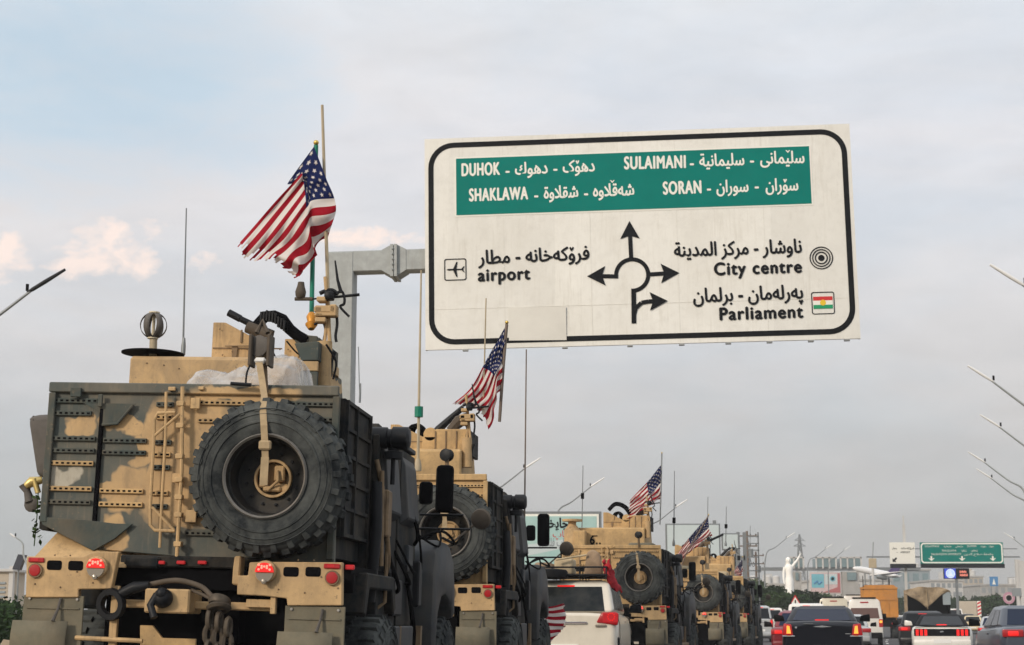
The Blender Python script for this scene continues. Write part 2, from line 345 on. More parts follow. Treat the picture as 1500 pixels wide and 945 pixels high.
    def build(s, name, material, parent=None, smooth=None, mods=()):
        me = bpy.data.meshes.new(name)
        bmesh.ops.recalc_face_normals(s.bm, faces=s.bm.faces)
        s.bm.to_mesh(me); s.bm.free()
        for m_ in (material if isinstance(material, (list, tuple)) else [material]): me.materials.append(M[m_])
        o = bpy.data.objects.new(name, me); COL.objects.link(o)
        if parent is not None: o.parent = parent
        if smooth is not None:
            me.polygons.foreach_set('use_smooth', [True] * len(me.polygons)); me.set_sharp_from_angle(angle=R(smooth))
        return o
def catmull(P, k=6):
    P = [Vector(p) for p in P]; out = []
    for i in range(len(P) - 1):
        p0, p1, p2, p3 = P[max(i - 1, 0)], P[i], P[i + 1], P[min(i + 2, len(P) - 1)]
        for j in range(k):
            t = j / k; out.append(.5 * ((2 * p1) + (p2 - p0) * t + (2 * p0 - 5 * p1 + 4 * p2 - p3) * t * t + (3 * p1 - p0 - 3 * p2 + p3) * t ** 3))
    out.append(P[-1]); return out

def tag(o, label=None, cat=None, group=None, kind=None):
    for k, v in (('label', label), ('category', cat), ('group', group), ('kind', kind)):
        if v: o[k] = v
    return o
def thing(name, label, cat, loc=(0, 0, 0), rz=0., group=None, mtx=None):
    o = bpy.data.objects.new(name, None); COL.objects.link(o); o.empty_display_size = .3
    if mtx is not None: o.matrix_world = mtx
    else: o.location = loc; o.rotation_euler = (0, 0, rz)
    return tag(o, label, cat, group)
def kids(o): return [c for c in COL.objects if c.parent is o]
def copy_tree(o, parent=None):
    c = o.copy(); COL.objects.link(c); c.parent = parent
    for ch in kids(o): copy_tree(ch, c)
    return c

# ------------------------------------------------------------------ lettering (Arabic shaped into presentation forms, laid out left to right)
_AR = {'ا': (0xFE8D, 0xFE8E), 'ب': (0xFE8F,) * 1, 'ة': (0xFE93, 0xFE94), 'د': (0xFEA9, 0xFEAA), 'ر': (0xFEAD, 0xFEAE), 'ز': (0xFEAF, 0xFEB0), 'و': (0xFEED, 0xFEEE), 'ۆ': (0xFBD9, 0xFBDA), 'ە': (0xFEE9, 0xFEEA)}
for ch_, c0 in (('ب', 0xFE8F), ('ج', 0xFE9D), ('ح', 0xFEA1), ('خ', 0xFEA5), ('س', 0xFEB1), ('ش', 0xFEB5), ('ص', 0xFEB9), ('ط', 0xFEC1), ('ع', 0xFEC9), ('ف', 0xFED1), ('ق', 0xFED5), ('ك', 0xFED9), ('ل', 0xFEDD), ('م', 0xFEE1), ('ن', 0xFEE5), ('ه', 0xFEE9), ('ي', 0xFEF1), ('ی', 0xFBFC), ('ێ', 0xFBFC), ('پ', 0xFB56), ('چ', 0xFB7A), ('ک', 0xFB8E), ('ت', 0xFE95), ('ڵ', 0xFEDD)):
    _AR[ch_] = tuple(c0 + i for i in range(4))
def shape(t):
    out = []; i = 0; prev = False                # prev: the letter before joins to the left
    while i < len(t):
        c = t[i]
        if c not in _AR: out.append(c); prev = False; i += 1; continue
        f = _AR[c]; nxt = t[i + 1] if i + 1 < len(t) else ' '
        if c in 'لڵ' and nxt == 'ا':
            out.append(chr(0xFEFC if prev else 0xFEFB)); prev = False; i += 2; continue
        dual = len(f) == 4; nj = dual and nxt in _AR
        out.append(chr(f[3] if prev and nj else f[2] if nj else f[1] if prev else f[0])); prev = nj; i += 1
    return ''.join(out)[::-1]
TEXTS = []
def lettering(name, body, material, parent, u0, u1, v, h, base, bold=.0, tilt=0., fat=0.):
    """Text from u0 to u1 along the board, baseline at v, letter height about h; base: matrix of the board's face."""
    c = bpy.data.curves.new(name, 'FONT'); c.body = body; c.size = h * 1.36; c.offset = bold; c.space_character = 1.14 if body.isascii() and len(body) > 2 else 1.0
    o = bpy.data.objects.new(name, c); COL.objects.link(o); o.data.materials.append(M[material]); o.parent = parent
    TEXTS.append((o, u0, u1, v, base, tilt, fat)); return o
def settle_lettering():
    bpy.context.view_layer.update()
    dg = bpy.context.evaluated_depsgraph_get()
    for f_, u0, u1, v, base, tilt, fat in TEXTS:
        me = bpy.data.meshes.new_from_object(f_.evaluated_get(dg)); nm, par = f_.name, f_.parent
        o = bpy.data.objects.new('lettering_mesh', me); COL.objects.link(o); o.parent = par
        if not me.materials: me.materials.append(f_.data.materials[0])
        bpy.data.objects.remove(f_); o.name = nm
        xs = [q.co.x for q in me.vertices]; x0, w = min(xs), max(max(xs) - min(xs), 1e-4); k = (u1 - u0) / w
        if fat:                                # heavier strokes: the letter sheets again, a hair to each side and in depth
            bm = bmesh.new(); bm.from_mesh(me); src = list(bm.verts) + list(bm.edges) + list(bm.faces)
            for n_, (dx, dy) in enumerate(((fat / k, 0), (-fat / k, 0), (0, fat * .8), (0, -fat * .8))):
                g_ = bmesh.ops.duplicate(bm, geom=src)['geom']
                for q in g_:
                    if isinstance(q, bmesh.types.BMVert): q.co += Vector((dx, dy, .0004 * (n_ + 1)))
            bm.to_mesh(me); bm.free()
        o.matrix_local = base @ Matrix.Translation((u0, 0, v)) @ Matrix.Rotation(-tilt, 4, 'Y') @ Matrix.Rotation(R(90), 4, 'X') @ Matrix.Diagonal((k, 1, 1, 1)) @ Matrix.Translation((-x0, 0, 0))

# ================================================================== GROUND AND ROAD
YS = [-40, -10, 10, 30, 60, 90, 110, 125, 140, 155, 170, 185, 200, 215, 230, 245, 260, 275, 290, 320, 400, 520, 700, 900]
def road_c(y):                                # the carriageway swings gently to the right
    return -1.4 + .115 * y + .00055 * min(y, 130) ** 2 + (max(0, y - 130)) * .133
def sheet(name, m, off0, off1, dz, ys=YS, kind='structure'):
    mb = MB(); rows = [[(road_c(y) + off0, y, gz(y) + dz), (road_c(y) + off1, y, gz(y) + dz)] for y in ys]
    mb.grid(rows); return tag(mb.build(name, m), kind=kind)
mb = MB(); xs = [-700, -300, -120, -60, -30, -15, 0, 15, 30, 60, 120, 200, 320, 700]
mb.grid([[(x, y, gz(y) - .03) for x in xs] for y in YS]); tag(mb.build('ground', 'earth'), kind='structure')
sheet('road', 'asphalt', -3.2, 17.5, 0)
mb = MB()
for o in (-3.45, 17.5):
    for a, b in zip(YS, YS[1:]):
        mb.hexa([(road_c(a) + o, a, gz(a) - .1), (road_c(a) + o + .25, a, gz(a) - .1), (road_c(b) + o + .25, b, gz(b) - .1), (road_c(b) + o, b, gz(b) - .1), (road_c(a) + o, a, gz(a) + .13), (road_c(a) + o + .25, a, gz(a) + .13), (road_c(b) + o + .25, b, gz(b) + .13), (road_c(b) + o, b, gz(b) + .13)])
tag(mb.build('kerb', 'kerb_stone'), kind='structure')
mb = MB()
for o in (-2.9, 17.1):
    mb.grid([[(road_c(y) + o, y, gz(y) + .004), (road_c(y) + o + .13, y, gz(y) + .004)] for y in YS])
for o in (2.1, 6.6, 11.9):
    y = -20
    while y < 420:
        ys = [y, y + 1.5, y + 3]
        mb.grid([[(road_c(q) + o, q, gz(q) + .004), (road_c(q) + o + .13, q, gz(q) + .004)] for q in ys]); y += 9
tag(mb.build('road_markings', 'road_paint'), kind='structure')
sheet('pavement', 'kerb_stone', 17.75, 21.5, .10)

# ================================================================== OVERHEAD DIRECTION SIGN
SX, SD, SZ, SYAW, SROLL, SW, SH_ = 2.3446, 30.0, 8.174, .08014, .01382, 7.99, 4.07
ca, sa, cr, sr = math.cos(SYAW), math.sin(SYAW), math.cos(SROLL), math.sin(SROLL)
SU = Vector((ca * cr, -sa * cr, sr)); SV = Vector((-ca * sr, sa * sr, cr)); SN = SU.cross(SV) * -1   # SN points up the road
SC = Vector((SX, SD, SZ))
def s_uv(px, py):
    d = ray(px, py); t = (SC - EYE).dot(SN) / d.dot(SN); q = EYE + d * t - SC; return (q.dot(SU), q.dot(SV))
def sign_frame(center, U, V, Nn):
    m = Matrix.Identity(4)
    for i, a in enumerate((U, Nn, V)):
        for j in range(3): m[j][i] = a[j]
    m.translation = center; return m
pole_p = at(500, 590, 30.75)
sign = thing('overhead_sign', 'big cream cantilever direction sign with green panel and roundabout arrows above the convoy', 'road sign', (pole_p.x, pole_p.y, 0))
inv = Matrix.Translation((-pole_p.x, -pole_p.y, 0))
FR = inv @ sign_frame(SC, SU, SV, SN)        # panel frame: x along the board, y away from the viewer, z up
PR = inv @ Matrix.Translation((pole_p.x, pole_p.y, 0)) @ Matrix.Rotation(-SYAW, 4, 'Z')
MB(PR).box(-.26, .22, -.2, .25, 0, 8.02, .02).build('post', 'galv', sign)
MB(PR).box(-.42, .40, -.38, .42, 0, .05, .01).box(-.34, .32, -.3, .34, .05, .09).build('base_plate', 'galv', sign)
zb = at(480, 402, 30.8).z; zt = at(480, 372, 30.8).z
BR = PR @ Matrix.Translation((0, 0, (zb + zt) / 2)) @ Matrix.Rotation(-SROLL, 4, 'Y')
hb = (zt - zb) / 2
MB(BR @ Matrix.Translation((0, -.02, 0))).box(-.27, 9.3, -.17, .2, -hb, hb, .015).build('arm', 'galv', sign)
mb = MB(BR)
for x in (.93, 1.0): mb.prism([(x, -hb - .13), (x + .055, -hb - .13), (x + .055, hb + .09), (x, hb + .09)], -.27, .3, 'y')
mb.prism([(.76, hb), (.93, hb + .09), (.93, -hb - .10), (.76, -hb)], -.2, .23, 'y').prism([(1.055, hb + .09), (1.22, hb), (1.22, -hb), (1.055, -hb - .10)], -.2, .23, 'y')
for k in range(5): mb.lathe([(.022, 0), (.022, .03)], (.99, -.27, -.2 + .1 * k), (-1, -.4, 0), 6)
mb.build('flange', 'galv', sign)
panel = MB(FR).box(-SW / 2, SW / 2, 0, .06, -SH_ / 2, SH_ / 2).build('panel', 'sign_cream', sign)
mb = MB(FR)                                   # aluminium stiffeners and back frame
for u in (-3, -1, 1, 3): mb.box(u - .04, u + .04, .063, .16, -SH_ / 2 + .1, SH_ / 2 - .1)
for u in (-SW / 2, SW / 2 - .03): mb.box(u, u + .03, .063, .1, -SH_ / 2, SH_ / 2)
# clips along the lower edge
for u in (-3.25, -1.4, -.2, .75, 1.6, 2.35, 3.1, 3.75): mb.box(u - .05, u + .05, -.02, .08, -SH_ / 2 - .035, -SH_ / 2 - .003)
mb.build('back_frame', 'sign_back', sign)
mb = MB(FR)                                   # joints between the sheets
for px in (738, 865, 992, 1120): 
    u = s_uv(px, 350)[0]; mb.box(u - .003, u + .003, -.004, -.001, -SH_ / 2 + .02, SH_ / 2 - .02)
v = s_uv(900, 446)[1]; mb.box(-SW / 2, SW / 2, -.0045, -.0015, v - .003, v + .003)
mb.build('sheet_joints', 'sign_loose', panel)
def ring_band(mb, outer, inner, y):
    for i in range(len(outer)):
        j = (i + 1) % len(outer); mb.quad([(outer[i][0], y, outer[i][1]), (outer[j][0], y, outer[j][1]), (inner[j][0], y, inner[j][1]), (inner[i][0], y, inner[i][1])])
def rrect(x0, x1, z0, z1, r, k=8):
    out = []
    for cx, cz, a0 in ((x1 - r, z1 - r, 0), (x0 + r, z1 - r, 90), (x0 + r, z0 + r, 180), (x1 - r, z0 + r, 270)):
        for i in range(k + 1): a = R(a0 + 90 * i / k); out.append((cx + r * math.cos(a), cz + r * math.sin(a)))
    return out
def plate(mb, x0, x1, z0, z1, y, d=.004):
    mb.box(x0, x1, y, y + d, z0, z1); return mb
mb = MB(FR); t = .10
ring_band(mb, rrect(-SW / 2 + .07, SW / 2 - .07, -SH_ / 2 + .09, SH_ / 2 - .09, .48), rrect(-SW / 2 + .07 + t, SW / 2 - .07 - t, -SH_ / 2 + .09 + t, SH_ / 2 - .09 - t, .38), -.006)
mb.build('border', 'sign_black', panel)
gl, gt = s_uv(668, 233); gr, gb = s_uv(1189, 299); gt = (gt + s_uv(1187, 214)[1]) / 2; gb = (gb + s_uv(669, 315)[1]) / 2
mb = MB(FR); plate(mb, gl - .03, gr + .03, gb - .03, gt + .03, -.006, .002); mb.build('green_edge', 'sign_white', panel)
mb = MB(FR); plate(mb, gl, gr, gb, gt, -.010, .002); mb.build('green_panel', 'sign_green', panel)
TB = FR @ Matrix.Translation((0, -.014, 0))
def sign_text(body, pxl, pyl, pxr, pyr, hpx, material, bold, fat):
    a = s_uv(pxl, pyl); b = s_uv(pxr, pyr); h = hpx / F * 30.9
    lettering('lettering', body, material, panel, a[0], b[0], a[1], h, TB, bold, math.atan2(b[1] - a[1], b[0] - a[0]), fat)
W_, K_ = 'sign_white', 'sign_black'
for args in (('DUHOK', 677, 258, 732, 256, 20, W_, .0, .011), ('-', 741, 257, 746, 257, 17, W_, .0, .007), (shape('دهوك'), 755, 256, 802, 254, 19, W_, .0, .007), ('-', 811, 254, 816, 254, 17, W_, .0, .007), (shape('دهۆک'), 825, 253, 871, 251, 19, W_, .0, .007),
             ('SULAIMANI', 915, 248, 1004, 246, 20, W_, .0, .011), ('-', 1011, 246, 1016, 246, 17, W_, .0, .007), (shape('سليمانية'), 1025, 244, 1090, 242, 19, W_, .0, .007), ('-', 1099, 242, 1104, 242, 17, W_, .0, .007), (shape('سلێمانی'), 1114, 240, 1178, 239, 19, W_, .0, .007),
             ('SHAKLAWA', 688, 295, 773, 292, 20, W_, .0, .011), ('-', 783, 293, 788, 293, 17, W_, .0, .007), (shape('شقلاوة'), 797, 291, 847, 289, 19, W_, .004, .004), ('-', 856, 290, 861, 290, 17, W_, .0, .007), (shape('شەقڵاوە'), 869, 288, 929, 286, 19, W_, .004, .004),
             ('SORAN', 972, 285, 1027, 283, 20, W_, .0, .011), ('-', 1036, 283, 1041, 283, 17, W_, .0, .007), (shape('سوران'), 1050, 282, 1096, 281, 19, W_, .0, .007), ('-', 1106, 280, 1111, 280, 17, W_, .0, .007), (shape('سۆران'), 1122, 280, 1169, 279, 19, W_, .0, .007),
             (shape('فرۆکەخانە - مطار'), 701, 387, 863, 380, 21, K_, .0, .009), ('airport', 701, 412, 776, 409, 19, K_, .0, .013),
             (shape('ناوشار - مركز المدينة'), 988, 376, 1174, 370, 21, K_, .0, .009), ('City centre', 1047, 403, 1174, 399, 19, K_, .0, .013),
             (shape('پەرلەمان - برلمان'), 1016, 443, 1176, 437, 21, K_, .0, .009), ('Parliament', 1055, 469, 1176, 465, 19, K_, .0, .013)):
    sign_text(*args)
mb = MB(FR)                                   # the small v over two Kurdish letters
for px, py in ((1154, 223), (897, 267)):
    u, v = s_uv(px, py); mb.prism([(u - .045, v + .035), (u, v - .02), (u + .045, v + .035), (u + .02, v + .035), (u, v + .01), (u - .02, v + .035)], -.016, -.014, 'y')
mb.build('letter_marks', 'sign_white', panel)
# roundabout diagram
mb = MB(FR); cu, cv = s_uv(926, 403); ro, ri = 26.5 / F * 30.6, 20.5 / F * 30.6; lw = (ro - ri)
y0 = -.010
seg = [R(-92 + 272 * i / 40) for i in range(41)]
for a, b in zip(seg, seg[1:]):
    mb.quad([(cu + ro * math.cos(a), y0, cv + ro * math.sin(a)), (cu + ro * math.cos(b), y0, cv + ro * math.sin(b)), (cu + ri * math.cos(b), y0, cv + ri * math.sin(b)), (cu + ri * math.cos(a), y0, cv + ri * math.sin(a))])
def bar(a, b, w, y=-.0125):
    a = Vector(a); b = Vector(b); d = (b - a).normalized(); n = Vector((-d.y, d.x)) * w / 2
    mb.quad([(p.x, y, p.y) for p in (a + n, b + n, b - n, a - n)])
def arrowhead(tip, d, ln, wd, y=-.015):
    tip = Vector(tip); d = Vector(d).normalized(); n = Vector((-d.y, d.x)); b = tip - d * ln
    mb.quad([(p.x, y, p.y) for p in (tip, b + n * wd / 2, tip - d * ln * .82)]); mb.quad([(p.x, y, p.y) for p in (tip, tip - d * ln * .82, b - n * wd / 2)])
up = s_uv(922, 324); lf = s_uv(860, 405); rt = s_uv(995, 400); bt = s_uv(927, 474); ex = s_uv(978, 441)
bar((cu - .01, cv + ro - .03), (up[0], up[1] - .1), lw); arrowhead(up, (0, 1), .34, .36)
bar((cu - ri + .0, cv - .02), (lf[0] + .2, lf[1]), lw); arrowhead(lf, (-1, 0), .34, .37)
bar((cu + ri + .03, cv), (rt[0] - .2, rt[1]), lw); arrowhead(rt, (1, 0), .34, .37)
bar((cu + .02, cv - ri + .0), (bt[0] + .02, bt[1]), lw * 1.15, -.0135)
pts = [Vector((bt[0] + .02, ex[1] - .28)), Vector((bt[0] + .06, ex[1] - .12)), Vector((bt[0] + .17, ex[1] - .02)), Vector((bt[0] + .3, ex[1])), Vector((ex[0] - .2, ex[1]))]
for i, (a, b) in enumerate(zip(pts, pts[1:])): bar(a, b, lw, -.016 - .0008 * i)
arrowhead(ex, (1, 0), .33, .35, -.021)
mb.build('roundabout_arrows', 'sign_black', panel)
# concentric rings for the city centre
mb = MB(FR); cu, cv = s_uv(1203, 378)
def circ(r, k=28): return [(cu + r * math.cos(2 * math.pi * i / k), cv + r * math.sin(2 * math.pi * i / k)) for i in range(k)]
q = 30.6 / F
for a, b in ((17, 15.4), (13.3, 11.6), (9.5, 7.6)): ring_band(mb, circ(a * q), circ(b * q), -.010)
mb.quad([(u, -.010, v) for u, v in circ(4.6 * q)])
mb.build('city_centre_symbol', 'sign_black', panel)
# airport pictogram
mb = MB(FR); cu, cv = s_uv(667, 395); w = 16.5 * q
ring_band(mb, rrect(cu - w, cu + w, cv - w, cv + w, .04, 4), rrect(cu - w + .018, cu + w - .018, cv - w + .018, cv + w - .018, .03, 4), -.010)
def pic(pts, y): mb.prism([(cu + a * w, cv + b * w) for a, b in pts], y, y + .002, 'y')
pic([(-.80, .0), (-.62, .075), (.5, .055), (.82, .0), (.5, -.055), (-.62, -.075)], -.011)
pic([(-.20, .05), (.10, .70), (.20, .70), (.10, .05)], -.0135); pic([(-.20, -.05), (.10, -.70), (.20, -.70), (.10, -.05)], -.0135)
pic([(.52, .03), (.76, .27), (.84, .27), (.70, .03)], -.016); pic([(.52, -.03), (.76, -.27), (.84, -.27), (.70, -.03)], -.016)
mb.build('airport_symbol', 'sign_black', panel)
# the little flag beside Parliament
cu, cv = s_uv(1205.5, 444)
mb = MB(FR); ring_band(mb, rrect(cu - w, cu + w, cv - w, cv + w, .04, 4), rrect(cu - w + .016, cu + w - .016, cv - w + .016, cv + w - .016, .03, 4), -.010); mb.build('flag_frame', 'sign_black', panel)
for nm, mt, a, b in (('flag_band', 'kurd_red', .22, .58), ('flag_band', 'sign_white', -.16, .22), ('flag_band', 'kurd_green', -.5, -.16)):
    mb = MB(FR); plate(mb, cu - w * .84, cu + w * .84, cv + a * w, cv + b * w, -.009, .002); mb.build(nm, mt, panel)
mb = MB(FR); mb.lathe([(.26 * w, 0), (.26 * w, .002)], (cu, -.0125, cv + .03 * w), (0, 1, 0), 14); mb.build('flag_sun', 'kurd_yellow', panel)
# the loose sheet that bends out at the bottom
a = s_uv(745, 452); b = s_uv(829, 448); c = s_uv(830, 503)
mb = MB(FR)
rows = []
for i in range(7):
    t = i / 6; u = a[0] + (b[0] - a[0]) * t
    rows.append([(u, -.012 - .02 * t ** 1.8 * (1 - k / 6) ** .7, b[1] - .02 * t + (c[1] + .08 - b[1]) * k / 6) for k in range(7)])
mb.grid(rows); lo = mb.build('loose_sheet', 'sign_loose', panel)
sol = lo.modifiers.new('thickness', 'SOLIDIFY'); sol.thickness = .004

# ================================================================== ARMOURED TRUCKS
# truck frame: x to the right, y forward, z up, origin on the road under the middle of the tail
TX, TY, TYAW, TROLL = (270 - 750) / 2459 * 12.6, 12.6, R(5.1), R(1.5)
def pose(x, y, yaw, roll=0.): return Matrix.Translation((x, y, gz(y))) @ Matrix.Rotation(-yaw, 4, 'Z') @ Matrix.Rotation(roll, 4, 'Y')
T1 = pose(TX, TY, TYAW, TROLL); T1I = T1.inverted()
def L(px, py, yl):                            # a measured point of the nearest truck, on its plane y = yl
    d = T1I.to_3x3() @ ray(px, py); o = T1I @ EYE; t = (yl - o.y) / d.y; return o + d * t

def tyre(mb, o, axis, R0=.6, w=.34, lugs=26, n=52):
    k = R0 / .6; prof = [(.29, -.05), (.31, -.10), (.36, -.125), (.44, -.13), (.50, -.118), (.545, -.095), (.575, -.06), (.583, 0.), (.583, .21 * w / .34), (.575, w - .07), (.545, w - .035), (.47, w - .01), (.36, w - .015), (.30, w - .05)]
    mb.lathe([(r * k, h) for r, h in prof], o, axis, n, close=False)
    # raised ring on the sidewall, and tread blocks
    for r_ in (.475, .515): mb.lathe([((r_ - .006) * k, -.124), (r_ * k, -.131), ((r_ + .006) * k, -.122)], o, axis, n, close=False)
    mb.lathe([(.405 * k, -.131), (.41 * k, -.138), (.425 * k, -.138), (.43 * k, -.131)], o, axis, n, close=False)
    ax = Vector(axis).normalized(); a = ax.orthogonal().normalized(); b = ax.cross(a); o = Vector(o)
    for i in range(lugs * 2):
        th = 2 * math.pi * (i + (0 if i % 2 else .12)) / (lugs * 2); rad = a * math.cos(th) + b * math.sin(th); tan = ax.cross(rad)
        h0, h1 = ((-.075, .09) if i % 2 else (w * .42, w - .045))
        m = Matrix.Identity(4)
        for j in range(3): m[j][0] = rad[j]; m[j][1] = tan[j]; m[j][2] = ax[j]
        m.translation = o
        if i % 2 == 0: mb.hexa([m @ Vector(p) for p in ((.50 * k, -.022, -.118), (.565 * k, -.026, -.088), (.565 * k, .026, -.088), (.50 * k, .022, -.118), (.50 * k, -.018, -.128), (.575 * k, -.022, -.098), (.575 * k, .022, -.098), (.50 * k, .018, -.128))])
        mb.hexa([m @ Vector(p) for p in ((.55 * k, -.032, h0), (.605 * k, -.026, h0 + .02), (.605 * k, .026, h0 + .02), (.55 * k, .032, h0), (.55 * k, -.036, h1), (.605 * k, -.03, h1 - .02), (.605 * k, .03, h1 - .02), (.55 * k, .036, h1))])
    return mb

def road_wheel(t, x, y, out, z=.59):
    ax = (out, 0, 0); mb = MB(); tyre(mb, (x - out * .17 + out * .34, y, z), (-out, 0, 0)); w = mb.build('wheel', 'rubber', t, smooth=35)
    mb = MB(); mb.lathe([(.31, -.09), (.28, -.08), (.26, .06), (.12, .02), (.11, -.03), (0, -.035)], (x + out * .17, y, z), (-out, 0, 0), 28, close=False); mb.build('rim', 'tan_dark', w, smooth=35)

def lamp_cluster(t, cx, cz, lit=True):
    h = MB().lathe([(.085, 0), (.082, -.04), (.06, -.05), (0, -.05)], (cx, -.02, cz), (0, 1, 0), 24).build('brake_lamp', 'tan_clean', t, smooth=40)
    mb = MB(); mb.prism([(cx + .07 * math.cos(R(a)), cz - .005 + .07 * math.sin(R(a))) for a in range(0, 181, 15)], -.085, -.068, 'y'); mb.build('lens', 'red_lit' if lit else 'red_lens', h)
    mb = MB()
    for dx, dz in ((-.042, .048), (-.02, .04), (0, .036), (.02, .04), (.042, .048), (-.042, .014), (-.02, .026), (.02, .026), (.042, .014)): mb.lathe([(.0085, 0), (.0085, -.006)], (cx + dx, -.0845, cz + dz), (0, 1, 0), 10)
    if lit: mb.build('diodes', 'red_hot', h)
    mb = MB(); mb.prism([(cx + .066 * math.cos(R(a)), cz - .012 + .066 * math.sin(R(a))) for a in range(180, 361, 15)], -.080, -.068, 'y'); mb.lathe([(.022, 0), (.018, -.02), (0, -.024)], (cx, -.068, cz - .075), (0, 1, 0), 12); mb.build('clear_lens', 'clear_lens', h)

def armoured_truck(label, near):
    t = thing('armored_truck', label, 'armored truck', group='armored trucks of the convoy')
    P = lambda name, mb, m, par=None, smooth=None: mb.build(name, m, par or t, smooth)
    rear = 'camo_rear' if near else 'tan'; side = 'shaded_slate'; rail = 'slate' if near else 'tan'
    # cargo box
    P('rear_wall', MB().prism([(-1.31, 2.90), (1.01, 2.90), (1.03, 1.57), (.26, 1.57), (-.86, 1.64), (-1.283, 1.84)], .30, .36, 'y', .006), rear)
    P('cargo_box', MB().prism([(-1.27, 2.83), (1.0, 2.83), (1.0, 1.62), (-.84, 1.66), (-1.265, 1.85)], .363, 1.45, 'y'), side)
    for x0, x1, s_ in ((1.003, 1.055, 1), (-1.325, -1.273, -1)):
        mb = MB().box(x0, x1, .363, 1.45, 1.78, 2.86, .004); xo = x1 if s_ > 0 else x0
        for k in range(6): z = 1.80 + k * .207; mb.box(xo, xo + s_ * .022, .40, 1.45, z - .014, z + .014)
        for y in (.39, .80, 1.43): mb.box(xo, xo + s_ * .026, y - .014, y + .014, 1.79, 2.85)
        P('side_panel', mb, side)
    w1 = P('top_rail', MB().box(-1.315, 1.015, .262, .297, 2.865, 2.945, .008), rear)
    for xx in (-1.28, 1.0): P('corner_post', MB().box(xx - .028, xx + .028, .255, .297, 1.84 if xx < 0 else 1.6, 2.86, .006), rail)
    P('centre_post', MB().box(L(151, 600, .3).x - .016, L(151, 600, .3).x + .016, .268, .297, 1.66, 2.74, .003), 'black' if near else 'tan_dark')
    # tie rails with their rows of holes
    def rail_at(xa, xb, z, m):
        mb = MB().box(xa, xb, .276, .297, z - .019, z + .019, .004); mb.mi = 1; n = max(3, int((xb - xa) / .042))
        for k in range(n): x = xa + (k + .5) * (xb - xa) / n; mb.box(x - .011, x + .011, .2735, .277, z - .007, z + .007)
        P('tie_rail', mb, (m, 'black'))
    rows = [(2.80, 'slate'), (2.70, 'slate'), (2.50, 'slate'), (2.405, 'slate'), (2.305, 'tan'), (2.105, 'tan'), (2.0, 'slate')]
    for k, (z, m) in enumerate(rows):
        mm = m if near else 'tan'
        rail_at(-1.275, -.915 if k != 1 else -.96, z, mm)
        if k not in (0, 1, 4): rail_at(-.85, -.50, z - .01, ('slate' if k < 4 else 'tan') if near else 'tan')
        rail_at(-.44, -.30, z - .02, 'tan' if (k % 2 or not near) else 'slate')
    rail_at(-.1, .42, 2.80, 'tan'); rail_at(-.1, .2, 2.66, 'tan'); rail_at(.55, .98, 2.80, rail); rail_at(.62, .98, 2.68, rail)
    for z in (1.92, 1.78): rail_at(-.15, .2, z, rail)
    P('corner_plate', MB().prism([(-1.30, 1.88), (-.92, 1.86), (-.70, 1.84), (-.56, 1.84), (-.70, 1.72), (-.86, 1.625), (-1.285, 1.82)], .262, .285, 'y', .004), 'slate' if near else 'tan')
    P('hinge_plate', MB().prism([(-1.02, 2.78), (-.60, 2.78), (-.72, 2.64), (-.80, 2.60), (-.88, 2.60), (-.88, 2.70)], .2685, .2745, 'y').tube([(-.62, .262, 2.77), (-.74, .262, 2.62), (-.86, .262, 2.61)], .012), rail)
    g = lambda u, v, y=.22: L(u / 2.334, 540 + v / 2.334, y)
    mb = MB()
    mb.tube([g(600, 150), g(540, 152), g(528, 175), g(526, 235), g(514, 470), g(514, 535), g(530, 553), g(598, 555)], .014, 8)
    mb.tube([g(528, 230), g(618, 152)], .012); mb.tube([g(520, 474), g(594, 552)], .012); mb.tube([g(568, 80), g(566, 230), g(556, 400), g(546, 612)], .012)
    P('step_frame', mb, 'tan_clean', None, 40)
    mb = MB().tube([g(624, 62), g(621, 350), g(604, 655)], .016)
    for v in (120, 195, 300, 380, 440, 500, 600): q = g(620 - v * .02, v); mb.box(q.x - .03, q.x + .03, .20, .262, q.z - .02, q.z + .02, .005)
    P('latch_bar', mb, 'tan_clean', None, 40)
    for (u, v, w, h) in ((590, 70, 26, 14), (690, 68, 20, 12), (262, 82, 40, 34), (345, 110, 16, 46), (605, 375, 30, 34), (655, 505, 40, 44), (670, 120, 34, 40)):
        q = g(u, v, .26); P('latch', MB().box(q.x - w / 930, q.x + w / 930, .235, .261, q.z - h / 930, q.z + h / 930, .004), 'tan_clean' if not near or u > 400 else 'slate')
    # spare wheel on the tail
    c = Vector((.552, -.10 + .10, 2.2)); mb = MB(); tyre(mb, (c.x, 0.02, c.z), (0, 1, 0)); sw = P('spare_wheel', mb, 'rubber', None, 35)
    mb = MB(); mb.lathe([(.322, -.118), (.312, -.13), (.300, -.118), (.296, -.06), (.283, -.045), (.272, .08), (.262, .11), (.150, .125), (.135, .10), (.128, .12), (.125, .2), (0, .2)], (c.x, .02, c.z), (0, 1, 0), 48, close=False); rim = mb.build('rim', 'rim_dark', sw, 35)
    mb = MB(); mb.lathe([(.326, -.120), (.314, -.142), (.300, -.122)], (c.x, .018, c.z), (0, 1, 0), 48, close=False); mb.build('rim_lip', 'bare_metal', sw, 40)
    mb = MB()
    for k in range(12): a = 2 * math.pi * k / 12 + .2; mb.lathe([(.013, 0), (.013, -.02), (0, -.022)], (c.x + .2 * math.cos(a), .142, c.z + .2 * math.sin(a)), (0, 1, 0), 6)
    mb.build('wheel_bolts', 'black_metal', sw)
